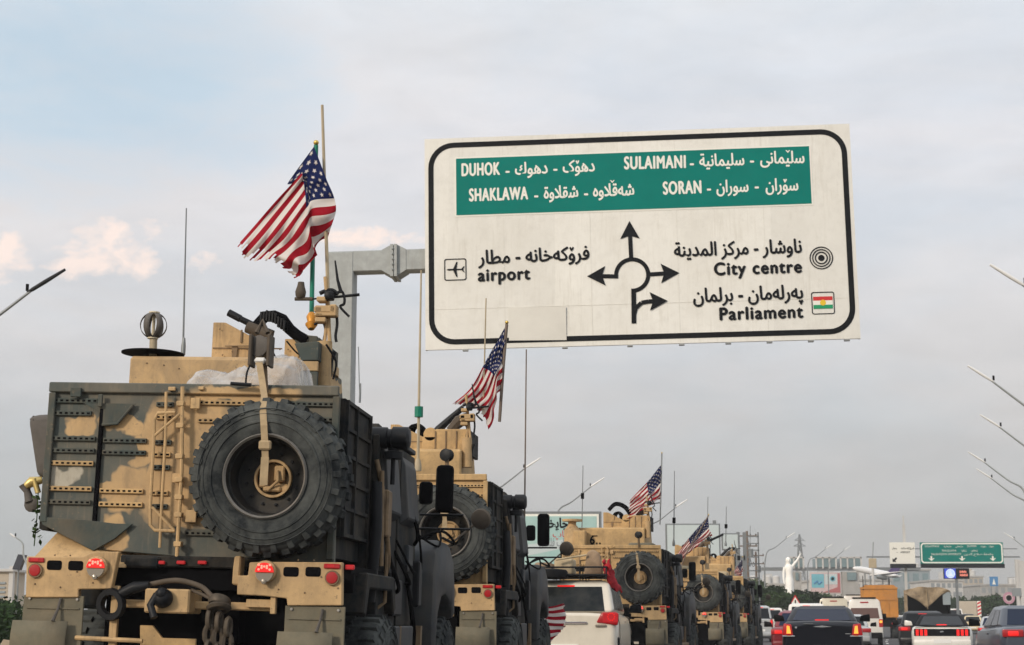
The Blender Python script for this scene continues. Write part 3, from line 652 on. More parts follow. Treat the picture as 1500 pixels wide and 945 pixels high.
    mb = MB().lathe([(.150, .115), (.146, .085), (.128, .085), (.124, .12)], (c.x + .012, .02, c.z), (0, 1, 0), 28, close=False).box(c.x + .02, c.x + .13, .12, .2, c.z - .10, c.z - .04, .01).box(c.x - .09, c.x - .04, .10, .2, c.z - .07, c.z + .09, .01).box(c.x + .02, c.x + .10, .11, .2, c.z - .02, c.z + .10, .01).box(c.x - .06, c.x + .08, .10, .2, c.z - .10, c.z - .06, .01)
    mb.tube([(c.x - .02, .10, c.z - .09), (c.x + .06, .08, c.z - .02), (c.x + .05, .1, c.z + .06)], .012); mb.lathe([(.128, .185), (0, .185)] if near else [(.135, .115), (.10, .10), (0, .10)], (c.x + .012, .02, c.z), (0, 1, 0), 24, close=False); mb.build('hub', 'tan_clean', sw)
    if True:
        mb = MB().grid([[(c.x - .026 + d, y, z), (c.x + .026 + d, y, z)] for y, z, d in (((.18, 3.16, -.17), (.10, 2.98, -.115), (.0, 2.815, -.06)) if near else ((.0, 2.80, -.06),)) + ( (-.09, 2.72, -.045), (-.128, 2.58, -.02), (-.125, 2.48, -.01), (-.115, 2.34, .0))])
        mb.box(c.x - .045, c.x + .04, -.145, -.118, 2.40, 2.46, .008).grid([[(c.x - .03, y, z), (c.x + .03, y, z)] for y, z in ((-.12, 2.34), (-.124, 2.2), (-.12, 2.13))])
        o = mb.build('tie_strap', 'strap', sw); s_ = o.modifiers.new('thickness', 'SOLIDIFY'); s_.thickness = .012; s_.offset = 0
    # tail light panels
    gl = lambda u, v: (lambda q: (q.x, q.z))(L(20 + u / 6.25, 800 + v / 6.25, 0))
    gr_ = lambda u, v: (lambda q: (q.x, q.z))(L(280 + u / 6.25, 800 + v / 6.25, 0))
    for fn, poly, slots, tl, mk, bl in ((gl, [(128, 95), (640, 100), (750, 52), (972, 52), (955, 130), (900, 392), (600, 395), (600, 470), (118, 470)], ((382, 176), (577, 180)), (212, 224), (220, 128), (780, 195)),
                                       (gr_, [(540, 150), (640, 145), (1388, 150), (1385, 545), (885, 545), (880, 480), (660, 455), (425, 445), (430, 270), (525, 270)], ((920, 236), (1122, 236)), (1298, 292), (1296, 186), (692, 235))):
        pn = P('light_panel', MB().prism([fn(*p) for p in poly], -.02, .05, 'y', .006), 'tan_clean')
        for p in slots: x, z = fn(*p); MB().prism([(x + a, z + b) for a, b in rrect(-.058, .058, -.036, .036, .018, 3)], -.0225, -.019, 'y').build('slot', 'black', pn)
        x, z = fn(*tl); MB().lathe([(.056, 0), (.054, -.022), (.048, -.022)], (x, -.02, z), (0, 1, 0), 24).build('lamp_bezel', 'tan_dark', pn, 40); MB().lathe([(.047, -.018), (.04, -.03), (0, -.034)], (x, -.02, z), (0, 1, 0), 24).build('tail_light', 'red_lens', pn, 40)
        x, z = fn(*mk); MB().box(x - .062, x + .062, -.035, -.02, z - .018, z + .018, .006).build('marker_light', 'red_lens', pn); MB().box(x - .035, x + .02, -.0375, -.034, z - .010, z + .012, .003).build('reflector', 'red_dim', pn)
        mb = MB()
        for dx, dz in ((-.06, .1), (.06, .1), (.12, -.02), (.25, -.1), (-.2, -.12), (.0, -.14)): mb.lathe([(.007, 0), (.005, -.008)], (x + dx + .2 * (1 if fn is gl else -1), -.02, z + dz - .06), (0, 1, 0), 8)
        mb.build('panel_bolts', 'tan_dark', pn)
        x, z = fn(*bl); lamp_cluster(t, x, z)
    x, z = gr_(1440, 192); P('side_marker', MB().box(x - .03, x + .04, .02, .05, z - .018, z + .018, .006), 'red_dim')
    # crossbar with three small red lamps
    P('rear_crossbar', MB().box(-.62, .50, .20, .34, 1.515, 1.60, .01).box(-.58, -.30, .16, .2, 1.50, 1.59, .03), 'shaded_slate')
    for px in (235, 265, 296): q = L(px, 824, .18); P('clearance_light', MB().box(q.x - .033, q.x + .033, .17, .198, q.z - .013, q.z + .013, .005), 'red_dim')
    P('body_sill', MB().prism([(-1.22, 1.86), (-.6, 1.86), (-.6, 1.45), (-1.36, 1.45)], 1.46, 1.6, 'y'), 'tan_clean'); P('sill_plate', MB().hexa([(-1.32, .10, 1.5), (-.55, .10, 1.5), (-.55, .14, 1.5), (-1.32, .14, 1.5), (-1.19, .42, 1.80), (-.6, .42, 1.63), (-.6, .46, 1.63), (-1.19, .46, 1.80)]), 'tan_clean')
    P('support_arm', MB().prism([gr_(390, 90), gr_(450, 90), gr_(430, 330), (gr_(420, 360)), gr_(365, 350), gr_(375, 200)], .02, .16, 'y', .01), 'tan_clean')
    # mud flaps
    for x0, x1, xl0, xl1, z1 in ((-1.285, -.815, -1.335, -.91, 1.275), (.735, 1.19, .70, 1.115, 1.245)):
        P('mud_flap', MB().box(x0, x1, .0, .02, .72, z1, .004).box(x0 + .03, x1 - .03, -.01, -.001, z1 - .10, z1 - .09), 'olive_flap')
        mb = MB().grid([[(x, y, z) for x in (xl0, (xl0 + xl1) / 2, xl1)] for y, z in ((-.06, z1 - .19), (-.085, z1 - .3), (-.09, z1 - .42), (-.06, z1 - .52), (-.02, z1 - .58))])
        o = P('flap_guard', mb, 'olive_flap', None, 50); s_ = o.modifiers.new('thickness', 'SOLIDIFY'); s_.thickness = .012
        xm = (x0 + x1) / 2 + .05; P('flap_strap', MB().tube([(xm + .01, -.014, z1 - .02), (xm, -.03, z1 - .1), (xm - .02, -.07, z1 - .19)], [.011, .010, .014], 6), 'grey_case')
        mb = MB()
        for xx in (x0 + .05, x1 - .05): mb.lathe([(.013, 0), (.01, -.012)], (xx, -.001, z1 - .025), (0, 1, 0), 8)
        P('flap_bolts', mb, 'bare_metal')
    # underside
    P('chassis', MB().box(-.60, .62, .55, 6.0, .75, 1.48).box(-1.2, 1.2, .25, .32, 1.35, 1.50).box(-.28, .30, .36, .9, .95, 1.45), 'black')
    P('axle', MB().tube([(-.95, 1.4, .6), (.95, 1.4, .6)], .09, 10).sphere((0, 1.4, .62), .26, 12), 'black_metal')
    P('rear_floor', MB().box(-1.2, 1.15, .4, 2.6, 1.49, 1.56), 'black')
    [P('shade_panel', MB().box(*x_, .62, .66, .3, 1.48), 'black') for x_ in ((-.85, -.45), (.45, .85))]  # added black panels stand in for the shade behind the mud flaps
    for x, o in ((1.02, 1), (-1.02, -1)):
        for y in (1.4, 5.3): road_wheel(t, x, y, o)
    # towing gear
    hb_ = P('hitch_block', MB().box(-.315, .028, -.10, .25, 1.165, 1.345, .012).box(-.62, .62, .06, .14, 1.20, 1.26, .01), 'tan_clean')
    MB().lathe([(.07, 0), (.075, -.04), (.045, -.09), (.02, -.1), (0, -.1)], (-.165, -.1, 1.275), (0, 1, 0), 16).sphere((-.165, -.17, 1.31), .045, 10).tube([(-.2, -.16, 1.3), (-.24, -.18, 1.22), (-.2, -.2, 1.13)], .03, 8).build('tow_pintle', 'black_metal', hb_, 50)
    mb = MB(); mb.lathe([(.115, -.03), (.125, 0), (.115, .03), (.075, .03), (.065, 0), (.075, -.03), (.115, -.03)], (-.60, .0, 1.22), (.25, 1, .1), 20, close=False).tube([(-.55, .0, 1.29), (-.42, -.03, 1.35), (-.31, -.02, 1.37)], [.04, .045, .03], 8)
    P('tow_hook', mb, 'black_metal', None, 50)
    P('rear_stand', MB().box(-.615, -.555, .03, .07, .86, 1.36, .005).tube([(-.86, .0, .965), (-.34, .0, .955)], .018, 8), 'tan_clean', None, 40)
    P('winch_plate', MB().prism([(-.40, 1.07), (-.30, 1.07), (-.22, .98), (.04, .98), (.04, .86), (-.38, .80)], .1, .13, 'y', .004), 'tan')
    P('air_hose', MB().tube([(-.34, .02, 1.37), (-.1, -.05, 1.41), (.1, -.08, 1.37), (.2, -.12, 1.30), (.26, -.14, 1.25)], .020, 8, smooth=True).tube([(.02, -.03, 1.34), (.12, -.08, 1.31), (.22, -.13, 1.27)], .014, 8, smooth=True), 'hose', None, 60)
    mb = MB(); mb.lathe([(.075, -.03), (.088, 0), (.075, .03), (.05, .025), (.05, -.025), (.075, -.03)], (.27, -.14, 1.26), (.1, .5, 1), 16, close=False); mb.lathe([(.08, -.02), (.095, 0), (.08, .02), (.05, .02), (.05, -.02), (.08, -.02)], (.27, -.15, 1.215), (-.1, .4, 1), 16, close=False); P('strap_coil', mb, 'dirty_chain', None, 50)
    mb = MB()
    for (x, z0, n_) in ((.205, 1.19, 4), (.275, 1.17, 4), (.345, 1.13, 3)):
        for k in range(n_):
            zc = z0 - .055 - k * .115; al = k % 2
            pts = [(x + (.03 * math.cos(a) if al else .008 * math.cos(a)), -.14 + (.008 * math.cos(a) if al else .03 * math.cos(a)), zc + .065 * math.sin(a)) for a in [2 * math.pi * i / 12 for i in range(13)]]
            mb.tube(pts, .021, 6, cap=False)
    P('tow_chain', mb, 'dirty_chain', None, 60)
    P('chain_bracket', MB().box(.43, .62, .02, .05, 1.225, 1.285, .004).box(.62, .66, .0, .05, 1.18, 1.31, .004), 'tan_clean')
    # cab and bonnet, seen end-on along the right side
    hullm = 'shaded_slate'
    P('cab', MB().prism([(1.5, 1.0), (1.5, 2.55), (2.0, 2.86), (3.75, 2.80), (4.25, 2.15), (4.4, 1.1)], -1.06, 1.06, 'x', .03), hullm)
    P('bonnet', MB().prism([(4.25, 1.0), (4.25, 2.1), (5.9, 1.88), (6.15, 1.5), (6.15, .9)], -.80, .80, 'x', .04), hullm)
    for s_ in (1, -1):
        for y0, y1 in ((1.62, 2.62), (2.72, 3.72)):
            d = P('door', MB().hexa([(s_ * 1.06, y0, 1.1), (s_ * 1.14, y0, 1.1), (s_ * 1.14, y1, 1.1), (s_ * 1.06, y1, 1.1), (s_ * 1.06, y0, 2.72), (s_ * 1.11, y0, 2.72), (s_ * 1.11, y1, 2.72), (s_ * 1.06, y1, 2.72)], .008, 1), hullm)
            w_ = MB().hexa([(s_ * 1.12, y0 + .12, 2.02), (s_ * 1.20, y0 + .16, 2.08), (s_ * 1.20, y1 - .16, 2.08), (s_ * 1.12, y1 - .12, 2.02), (s_ * 1.11, y0 + .12, 2.66), (s_ * 1.15, y0 + .16, 2.58), (s_ * 1.15, y1 - .16, 2.58), (s_ * 1.11, y1 - .12, 2.66)], .012, 1).build('window_frame', 'fender_grey', d)
            MB().box(s_ * 1.135, s_ * 1.17, y0 + .38, y0 + .50, 1.6, 1.66, .006).build('handle', 'black_metal', d)
        mb = MB().prism([(4.30, .85), (4.30, 1.62), (4.42, 1.84), (4.70, 1.97), (5.45, 1.97), (5.85, 1.82), (6.05, 1.5), (6.08, 1.2), (5.92, 1.16), (5.78, 1.33), (5.35, 1.42), (4.95, 1.38), (4.70, 1.2), (4.60, .85)], *((.82, 1.26) if s_ > 0 else (-1.26, -.82)), 'x', .05, 2)
        fd = P('front_fender', mb, 'fender_grey', None, 40)
        P('rear_fender', MB().prism([(.62, 1.2), (.72, 1.52), (2.05, 1.52), (2.2, 1.25), (2.1, 1.2), (1.95, 1.4), (.85, 1.4), (.74, 1.18)], *((.9, 1.22) if s_ > 0 else (-1.22, -.9)), 'x', .012), hullm)
        P('side_step', MB().box(s_ * 1.06, s_ * 1.25, 2.4, 4.2, .62, .70, .01).box(s_ * 1.1, s_ * 1.2, 2.6, 2.7, .7, 1.1).box(s_ * 1.1, s_ * 1.2, 3.9, 4.0, .7, 1.1), 'tan_dark')
        P('side_bin', MB().box(s_ * 1.06, s_ * 1.20, 2.35, 3.4, .78, 1.1, .012), 'fender_grey')
        mb = MB().tube([(s_ * 1.1, 4.25, 2.2), (s_ * 1.55, 4.2, 2.2)], .012).tube([(s_ * 1.1, 4.25, 2.06), (s_ * 1.62, 4.2, 2.06), (s_ * 1.62, 4.2, 2.15)], .012); P('mirror_bracket', mb, 'black_metal', None, 40)
        xm = 1.28 if s_ > 0 else -1.42
        P('mirror', MB().box(xm - .02, xm + .16, 4.15, 4.25, 2.22, 2.70, .045, 2), 'black', None, 40)
        P('mirror', MB().box(xm - .19, xm - .05, 4.17, 4.25, 2.30, 2.53, .04, 2), 'black', None, 40)
        P('roof_camera', MB().lathe([(.07, 0), (.095, .01), (.095, .16), (.08, .17), (.08, .20), (.10, .21), (.10, .34), (.07, .36), (0, .36)], (s_ * 1.0, 1.75, 2.70), (s_, 0, 0), 20).lathe([(.085, -.18), (.085, -.12), (.05, -.11), (.05, -.08)], (s_ * 1.22, 1.75, 2.70), (0, 0, 1), 16).lathe([(.02, -.4), (.02, -.18)], (s_ * 1.22, 1.75, 2.70), (0, 0, 1), 8), 'black_metal', None, 40)
        mb = MB().tube([(s_ * 1.1, 1.6, 2.5), (s_ * 1.16, 1.65, 2.2), (s_ * 1.2, 1.8, 1.7), (s_ * 1.15, 2.0, 1.55)], .022, 8, smooth=True).tube([(s_ * 1.16, 1.55, 2.4), (s_ * 1.18, 1.58, 1.6)], .02, 8)
        P('grab_rail', mb, 'tan_dark', None, 50)
    rnd = random.Random(4)
    for s_ in (1, -1):
        mb = MB()
        for k in range(9):
            y0, z0 = rnd.uniform(1.5, 3.6), rnd.uniform(1.6, 2.5); y1, z1 = y0 + rnd.uniform(.3, 1.0), z0 - rnd.uniform(.2, 1.0)
            mb.tube([(s_ * 1.13, y0, z0), (s_ * (1.17 + rnd.uniform(0, .06)), (y0 + y1) / 2, (z0 + z1) / 2 - .12), (s_ * 1.15, y1, z1)], rnd.choice([.008, .012, .018]), 6, smooth=True)
        P('side_cables', mb, 'black', None, 50)
        for k, (y, z, a, b) in enumerate(((1.9, 1.75, .16, .12), (2.5, 1.35, .22, .16), (1.75, 2.05, .10, .20), (3.3, 1.75, .14, .10), (3.85, 1.5, .10, .22))): P('side_fitting', MB().box(s_ * 1.10, s_ * (1.17 + .02 * (k % 3)), y - a, y + a, z - b, z + b, .015), ('fender_grey', 'black_metal', 'tan_dark')[k % 3])
        P('door_rail', MB().tube([(s_ * 1.13, 1.75, 2.0), (s_ * 1.19, 1.78, 1.95), (s_ * 1.19, 1.78, 1.3), (s_ * 1.13, 1.75, 1.25)], .016, 6), 'tan_dark', None, 50)
        P('roof_gutter', MB().box(s_ * 1.0, s_ * 1.12, 2.0, 3.7, 2.74, 2.79, .01), 'black_metal')
    P('tail_pipe', MB().tube([(1.1, 1.52, 1.3), (1.14, 1.5, 1.9), (1.12, 1.55, 2.3)], .05, 10), 'black_metal', None, 50)
    # the round convex mirror on a rod at the front right fender
    a, b = Vector((1.16, 5.3, 1.85)), Vector((1.50, 5.5, 2.17))
    P('fender_mirror', MB().tube([a, b], .012, 6).lathe([(.0, -.05), (.06, -.045), (.105, -.02), (.115, .02), (.105, .03), (0, .03)], b + Vector((.08, 0, .07)), (.25, 1, .2), 18), 'hose', None, 40)
    P('wire_loom', MB().tube([(1.1, 4.3, 1.96), (1.3, 4.5, 2.05), (1.38, 4.9, 1.95), (1.2, 5.3, 2.02)], .014, 6, smooth=True).tube([(1.08, 4.28, 2.0), (1.25, 4.6, 1.9), (1.2, 5.0, 2.08), (1.0, 5.4, 2.0)], .012, 6, smooth=True), 'black', None, 50)
    # roof
    P('roof_block', MB().prism([(2.05, 2.80), (2.05, 3.43), (2.10, 3.45), (3.35, 3.45), (3.7, 2.80)], -1.27, .42, 'x', .02), 'camo_turret' if near else 'tan')
    return t

def turret(t, near):
    P = lambda name, mb, m, par=None, smooth=None: mb.build(name, m, par or t, smooth)
    mt = 'tan_clean' if near else 'tan'
    tb = P('turret', MB().lathe([(.55, 3.42), (.55, 3.50), (.45, 3.50)], (-.1, 3.0, 0), (0, 0, 1), 28), mt, None, 40)
    MB().prism([(-.67, 3.46), (-.67, 3.85), (-.555, 3.85), (-.26, 3.70), (-.12, 3.63), (-.12, 3.46)], 2.58, 2.63, 'y', .006).build('shield', mt, tb)
    MB().box(-.67, -.62, 2.633, 3.5, 3.46, 3.84, .006).build('shield', mt, tb)
    MB().box(.02, .16, 2.58, 2.63, 3.45, 3.70, .006).build('shield', mt, tb)
    MB().prism([(.10, 3.74), (.34, 3.72), (.34, 3.46), (.22, 3.46)], 2.52, 2.56, 'y', .006).build('shield', 'slate' if near else 'tan_dark', tb)
    MB().box(.30, .345, 2.6, 3.5, 3.46, 3.72, .006).build('shield', 'slate' if near else 'tan', tb)
    MB().box(-.66, .0, 2.57, 2.579, 3.60, 3.612).box(-.40, -.385, 2.565, 2.579, 3.66, 3.78).prism([(-.475, 3.62), (-.42, 3.62), (-.425, 3.52), (-.45, 3.48), (-.47, 3.52)], 2.56, 2.579, 'y').build('shield_fittings', 'tan_dark', tb)
    if near:
        gun = P('machine_gun', MB().tube([L(335, 458, 2.6), L(352, 467, 2.6), L(352, 467, 2.6) + Vector((.001, 0, -.001)), L(380, 481, 2.62), L(400, 490, 2.64)], [.036, .036, .03, .034, .04], 10), 'black_metal', None, 40)
        MB().tube([L(362, 479, 2.5), L(380, 486, 2.5), L(398, 493, 2.5)], [.055, .06, .055], 12).build('recoil_sleeve', 'hose', gun, 40)
        MB().tube([L(*p, 2.55) for p in ((380, 488), (379, 474), (388, 464), (402, 463), (414, 468), (424, 482), (436, 492), (450, 500))], [.055] * 8, 10, smooth=False).build('ammo_chute', 'black', gun, 50)
        mb = MB()
        for k in range(9): q = L(384 + 4.2 * k, 466 + .22 * k * k * .9 - (3 if 1 < k < 6 else 0), 2.5); mb.box(q.x - .008, q.x + .008, q.y - .06, q.y, q.z - .045, q.z + .05)
        mb.build('chute_links', 'black_metal', gun)
    else:
        V = lambda u, v, y: loc_in(TS[0], 520 + u / 2.453, 560 + v / 2.453, y)
        gun = P('machine_gun', MB().tube([V(270, 205, 2.8), V(300, 170, 2.8), V(345, 128, 2.8), V(390, 90, 2.8)], [.05, .06, .045, .04], 8), 'black_metal', None, 40)
        q = V(222, 182, 2.75); MB().lathe([(.12, -.08), (.14, 0), (.12, .08), (.085, .07), (.085, -.07), (.12, -.08)], q, (.5, 1, 0), 16, close=False).tube([V(180, 245, 2.7), V(225, 235, 2.7), V(255, 240, 2.7)], .05, 8).build('ammo_drum', 'black', gun, 40)
        q = V(270, 187, 2.5); MB().lathe([(.09, 0), (.1, .02), (.1, .2), (0, .2)], q, (0, 1, 0), 16).build('recoil_sleeve', 'tan', gun, 40)
        MB().tube([V(340, 175, 2.6), V(375, 140, 2.6), V(410, 118, 2.6)], [.06, .09, .05], 8).build('receiver', 'hose', gun)
        a, b = V(242, 195, 2.5), V(300, 265, 2.5); c_, d_ = V(292, 165, 2.5), V(405, 265, 2.5)
        P('gun_shield', MB().box(a.x, b.x, 2.5, 2.56, 3.40, a.z, .008), 'tan'); P('gun_shield', MB().box(c_.x, d_.x, 2.44, 2.5, 3.40, c_.z - .02, .008), 'tan'); P('gun_shield', MB().box(d_.x, d_.x + .05, 2.44, 3.2, 3.40, c_.z - .04, .008), 'shaded_slate')
        mb = MB()
        for k in (0, .33, .66, 1): mb.box(c_.x + (d_.x - c_.x) * k - .008, c_.x + (d_.x - c_.x) * k + .008, 2.425, 2.439, 3.42, c_.z - .05)
        mb.build('shield_seams', 'tan_dark', gun)
        c0 = V(330, 262, .2); cr = P('wheel_crane', MB().tube([(c0.x, .25, 2.9), (c0.x, .2, c0.z)], .028, 8), 'tan_dark', None, 50); MB().lathe([(.07, -.05), (.08, -.045), (.055, -.02), (.055, .02), (.08, .045), (.07, .05)], c0, (.3, 1, 0), 16).build('pulley', 'black_metal', cr, 40)
    return tb

def mast(t, tan_top=True):
    P = lambda name, mb, m, par=None, smooth=None: mb.build(name, m, par or t, smooth)
    c = lambda u, v, y=2.2: L(430 + u / 4.3, 380 + v / 4.3, y)
    ms = P('antenna_mast', MB().tube([c(190, 800), c(195, 520)], .072, 12).tube([c(196, 520), c(214, 330), c(205, 120)], .016, 8).tube([c(228, 520), c(212, 260), c(200, 110)], .018, 8), 'tan_clean', None, 40)
    mb = MB()
    for u, v, w, h in ((180, 255, 34, 18), (205, 318, 75, 26), (160, 320, 30, 20), (165, 352, 32, 12), (210, 350, 76, 14), (175, 385, 40, 18), (255, 318, 24, 34)): q = c(u, v, 2.15); mb.box(q.x - w / 800, q.x + w / 800, 2.1, 2.22, q.z - h / 800, q.z + h / 800, .008)
    mb.build('mast_boxes', 'tan_clean', ms)
    mb = MB().tube([c(130, 410), c(180, 395), c(200, 440), c(190, 510)], .012, 6, smooth=True).tube([c(265, 300), c(275, 400), c(265, 480), c(270, 520)], .014, 6, smooth=True).tube([c(262, 8), c(278, 130), c(300, 210)], [.008, .014, .02], 6).tube([c(120, 250), c(280, 236), c(415, 222)], [.008, .013, .015], 6).tube([c(250, 230), c(300, 200), c(320, 240), c(318, 280), c(295, 300), c(350, 360)], .013, 6, smooth=True)
    mb.tube([c(165, 215), c(200, 200), c(245, 195), c(280, 220)], .02, 6, smooth=True).box(c(240, 230).x - .05, c(240, 230).x + .03, 2.1, 2.2, c(240, 230).z - .05, c(240, 230).z + .03, .01).tube([c(262, 580), c(240, 640), c(238, 740)], [.02, .016, .008], 6)
    mb.build('mast_cables', 'black_metal', ms, 50)
    return ms

def loc_in(T, px, py, yl):
    I = T.inverted(); d = I.to_3x3() @ ray(px, py); o = I @ EYE; t = (yl - o.y) / d.y; return o + d * t
def whip(t, T, px0, py0, px1, py1, yl, r0, r1, m='pole_tan', knob=None):
    a, b = loc_in(T, px0, py0, yl), loc_in(T, px1, py1, yl)
    o = MB().tube([a, a.lerp(b, .5), b], [r0, (r0 + r1) / 2, r1], 6).lathe([(r0 * 2.2, 0), (r0 * 2.2, .08), (r0 * 1.3, .16)], a, (0, 0, 1), 8).build('whip_antenna', m, t, 50)
    if knob is not None:
        q = a.lerp(b, knob); MB().lathe([(r0 * 2.6, -.07), (r0 * 2.6, .07)], q, (b - a), 8).build('antenna_coil', 'green_pole' if m == 'pole_tan' else 'black', o)
    return o

# the far convoy lane lies a little lower than the camera's stretch of road
def truck_at(px_right, D, vp, dip=0.):
    yaw = math.atan((vp - 750) / 2459); x = (px_right - 750) / 2459 * D - 1.18 * math.cos(yaw); return Matrix.Translation((0, 0, -dip)) @ pose(x, D, yaw, R(.5))
TS = [truck_at(725, 20.6, 1036), truck_at(975, 38.3, 1262, .08), truck_at(1057.5, 54.5, 1280, .13), truck_at(1093, 62.5, 1300, .12)]
# ---- the nearest truck
truck = armoured_truck('nearest armored truck, rear box sprayed with dark camouflage patches, big spare wheel', True)
truck.matrix_world = T1
turret(truck, True); mast(truck)
P = lambda name, mb, m, par=None, smooth=None: mb.build(name, m, par or truck, smooth)
# spare wheel crane over the tail
q = L(384, 510, .2)
cr = P('wheel_crane', MB().tube([L(388, 575, .25), L(386, 530, .2)], .028, 8).tube([(L(386, 530, .2)), L(376, 505, .2)], .022, 8).tube([L(386, 530, .2), L(395, 505, .2)], .022, 8).tube([(q.x + .01, .35, 2.9), (q.x + .01, .9, 2.88)], .03, 8), 'tan_dark', None, 50)
MB().lathe([(.075, -.05), (.085, -.045), (.06, -.02), (.06, .02), (.085, .045), (.075, .05)], L(383, 508, .2), (.3, 1, 0), 18).build('pulley', 'grey_case', cr, 40)
MB().box(q.x - .09, q.x - .065, .12, .28, q.z - .15, q.z + .1, .006).box(q.x + .055, q.x + .08, .12, .28, q.z - .15, q.z + .1, .006).tube([L(376, 488, .2), L(385, 470, .25), L(392, 488, .2)], .02, 6).build('pulley_bracket', 'hose', cr)
MB().box(q.x - .05, q.x + .05, .14, .2, q.z - .13, q.z - .08, .02).build('rag', 'white_plastic', cr)
MB().tube([L(370, 528, .2), L(362, 545, .2), L(360, 562, .2)], .008, 6, smooth=True).tube([L(338, 562, .2), L(368, 564, .2)], .016, 6).build('crank_handle', 'black_metal', cr, 50)
# ball and disc antenna on the cab
da = P('dome_antenna', MB().tube([L(224, 522, 2.3), L(225, 492, 2.3)], .035, 10), 'pole_tan', None, 40)
c = L(224, 519, 2.3); mb = MB(); mb.lathe([(.0, .0), (.285, 0), (.285, .012), (0, .012)], c, (0, 0, 1), 36); mb.build('ground_plate', 'black', da)
mb = MB()
for a in range(3): an = R(120 * a + 20); mb.lathe([(.045, .0125), (.045, .014)], c + Vector((.19 * math.cos(an), .19 * math.sin(an), 0)), (0, 0, 1), 10)
mb.build('plate_holes', 'white_plastic', da)
c = L(225, 477, 2.3); mb = MB()
for k in range(6):
    an = math.pi * 2 * k / 6 + .25; ca_, sa_ = math.cos(an), math.sin(an)
    rows = []
    for i in range(13):
        th = math.pi * i / 12; rr, zz = .122 * math.sin(th), .122 * math.cos(th); w_ = .030
        rows.append([(c.x + rr * ca_ - w_ * sa_, c.y + rr * sa_ + w_ * ca_, c.z + zz), (c.x + rr * ca_ + w_ * sa_, c.y + rr * sa_ - w_ * ca_, c.z + zz)])
    mb.grid(rows)
o = mb.build('ball_straps', 'grey_case', da, 60); s_ = o.modifiers.new('thickness', 'SOLIDIFY'); s_.thickness = .006
MB().tube([c - Vector((0, 0, .12)), c + Vector((0, 0, .122))], .016, 8).lathe([(.05, 0), (.05, .012)], c + Vector((0, 0, .116)), (0, 0, 1), 14).lathe([(.05, 0), (.05, .012)], c - Vector((0, 0, .124)), (0, 0, 1), 14).build('ball_core', 'cream', da)
whip(truck, T1, 268, 520, 273, 305, 2.4, .010, .006, 'steel_grey')
whip(truck, T1, 484, 545, 472, 154, 2.35, .020, .014, 'pole_tan')
whip(truck, T1, 527, 590, 525, 508, .9, .004, .004, 'steel_grey')
# rolled cover hanging on the left side with its buckle
P('side_roll', MB().prism([(-1.62, 2.24), (-1.37, 2.24), (-1.37, 2.76), (-1.40, 2.78), (-1.70, 2.76), (-1.735, 2.72)], .92, 1.2, 'y', .05, 3), 'grey_case', None, 50)
P('side_bracket', MB().box(-1.40, -1.32, 1.0, 1.1, 2.60, 2.66).box(-1.40, -1.32, 1.0, 1.1, 2.36, 2.42), 'black_metal')
bk = P('strap_buckle', MB().tube([L(62, 703, .95), L(46, 706, .93), L(38, 712, .93)], [.03, .045, .03], 8).tube([L(50, 702, .92), L(56, 722, .92)], .025, 8), 'brass', None, 50)
MB().tube([L(36, 710, .95), L(40, 720, .95), L(44, 735, .95)], [.05, .03, .045], 8).lathe([(.05, -.02), (.07, 0), (.05, .02), (.02, 0)], L(46, 738, .95), (.2, 1, 0), 12).build('strap_end', 'grey_case', bk, 50)
mb = MB(); random.seed(5)
for k in range(26):
    q = L(52 + random.uniform(-4, 9), 770 + random.uniform(-42, 26), .8); d = Vector((random.uniform(-1, 1), random.uniform(-1, 1), random.uniform(-1, 1))).normalized(); e = d.orthogonal().normalized()
    mb.quad([q - d * .03, q + e * .016, q + d * .03, q - e * .016])
mb.tube([L(56, 722, .85), L(54, 760, .85), L(50, 800, .8)], .005, 5); P('leaf_sprig', mb, 'leaf_mid')

ba = P('bulb_antenna', MB().lathe([(.03, 0), (.045, .02), (.05, .06), (.035, .11), (.028, .15)], L(440, 437, 2.2), (0, 0, 1), 12).tube([L(432, 438, 2.2), L(458, 438, 2.2)], .018, 6), 'hose', None, 50)
xa_, xb_ = L(441, 530, 2.0).x, L(466, 530, 2.0).x
P('ammo_locker', MB().prism([(xa_ - .07, L(440, 503, 2.0).z), (xb_, L(466, 500, 2.0).z), (xb_, L(466, 528, 2.0).z), (xa_, L(441, 528, 2.0).z)], 2.0, 2.4, 'y', .006), 'slate')
P('locker_base', MB().box(xa_, xb_, 2.0, 2.04, L(441, 543, 2.0).z, L(441, 529, 2.0).z, .004), 'tan_clean'); P('locker_foot', MB().box(xa_, xb_, 2.0, 2.04, 2.85, L(441, 544, 2.0).z, .004), 'slate')
mb = MB(); rnd = random.Random(8)
for (px, py) in ((322, 482), (326, 520), (340, 515), (362, 512), (350, 530), (370, 500), (410, 512), (422, 512), (215, 532), (240, 535), (262, 540)): mb.lathe([(.008, 0), (.006, -.008)], L(px, py, 2.56 if px > 300 else 2.05), (0, 1, 0), 6)
mb.tube([L(330, 507, 2.55), L(380, 507, 2.55)], .006, 5)
P('turret_bolts', mb, 'tan_dark')
P('roof_cables', MB().tube([L(420, 500, 2.3), L(440, 520, 2.25), L(455, 505, 2.2), L(468, 520, 2.15)], .008, 6, smooth=True).tube([L(395, 500, 2.4), L(405, 525, 2.3), L(425, 530, 2.2)], .008, 6, smooth=True).tube([L(478, 505, 2.1), L(492, 530, 2.0), L(488, 555, 1.9)], .010, 6, smooth=True), 'black', None, 50)

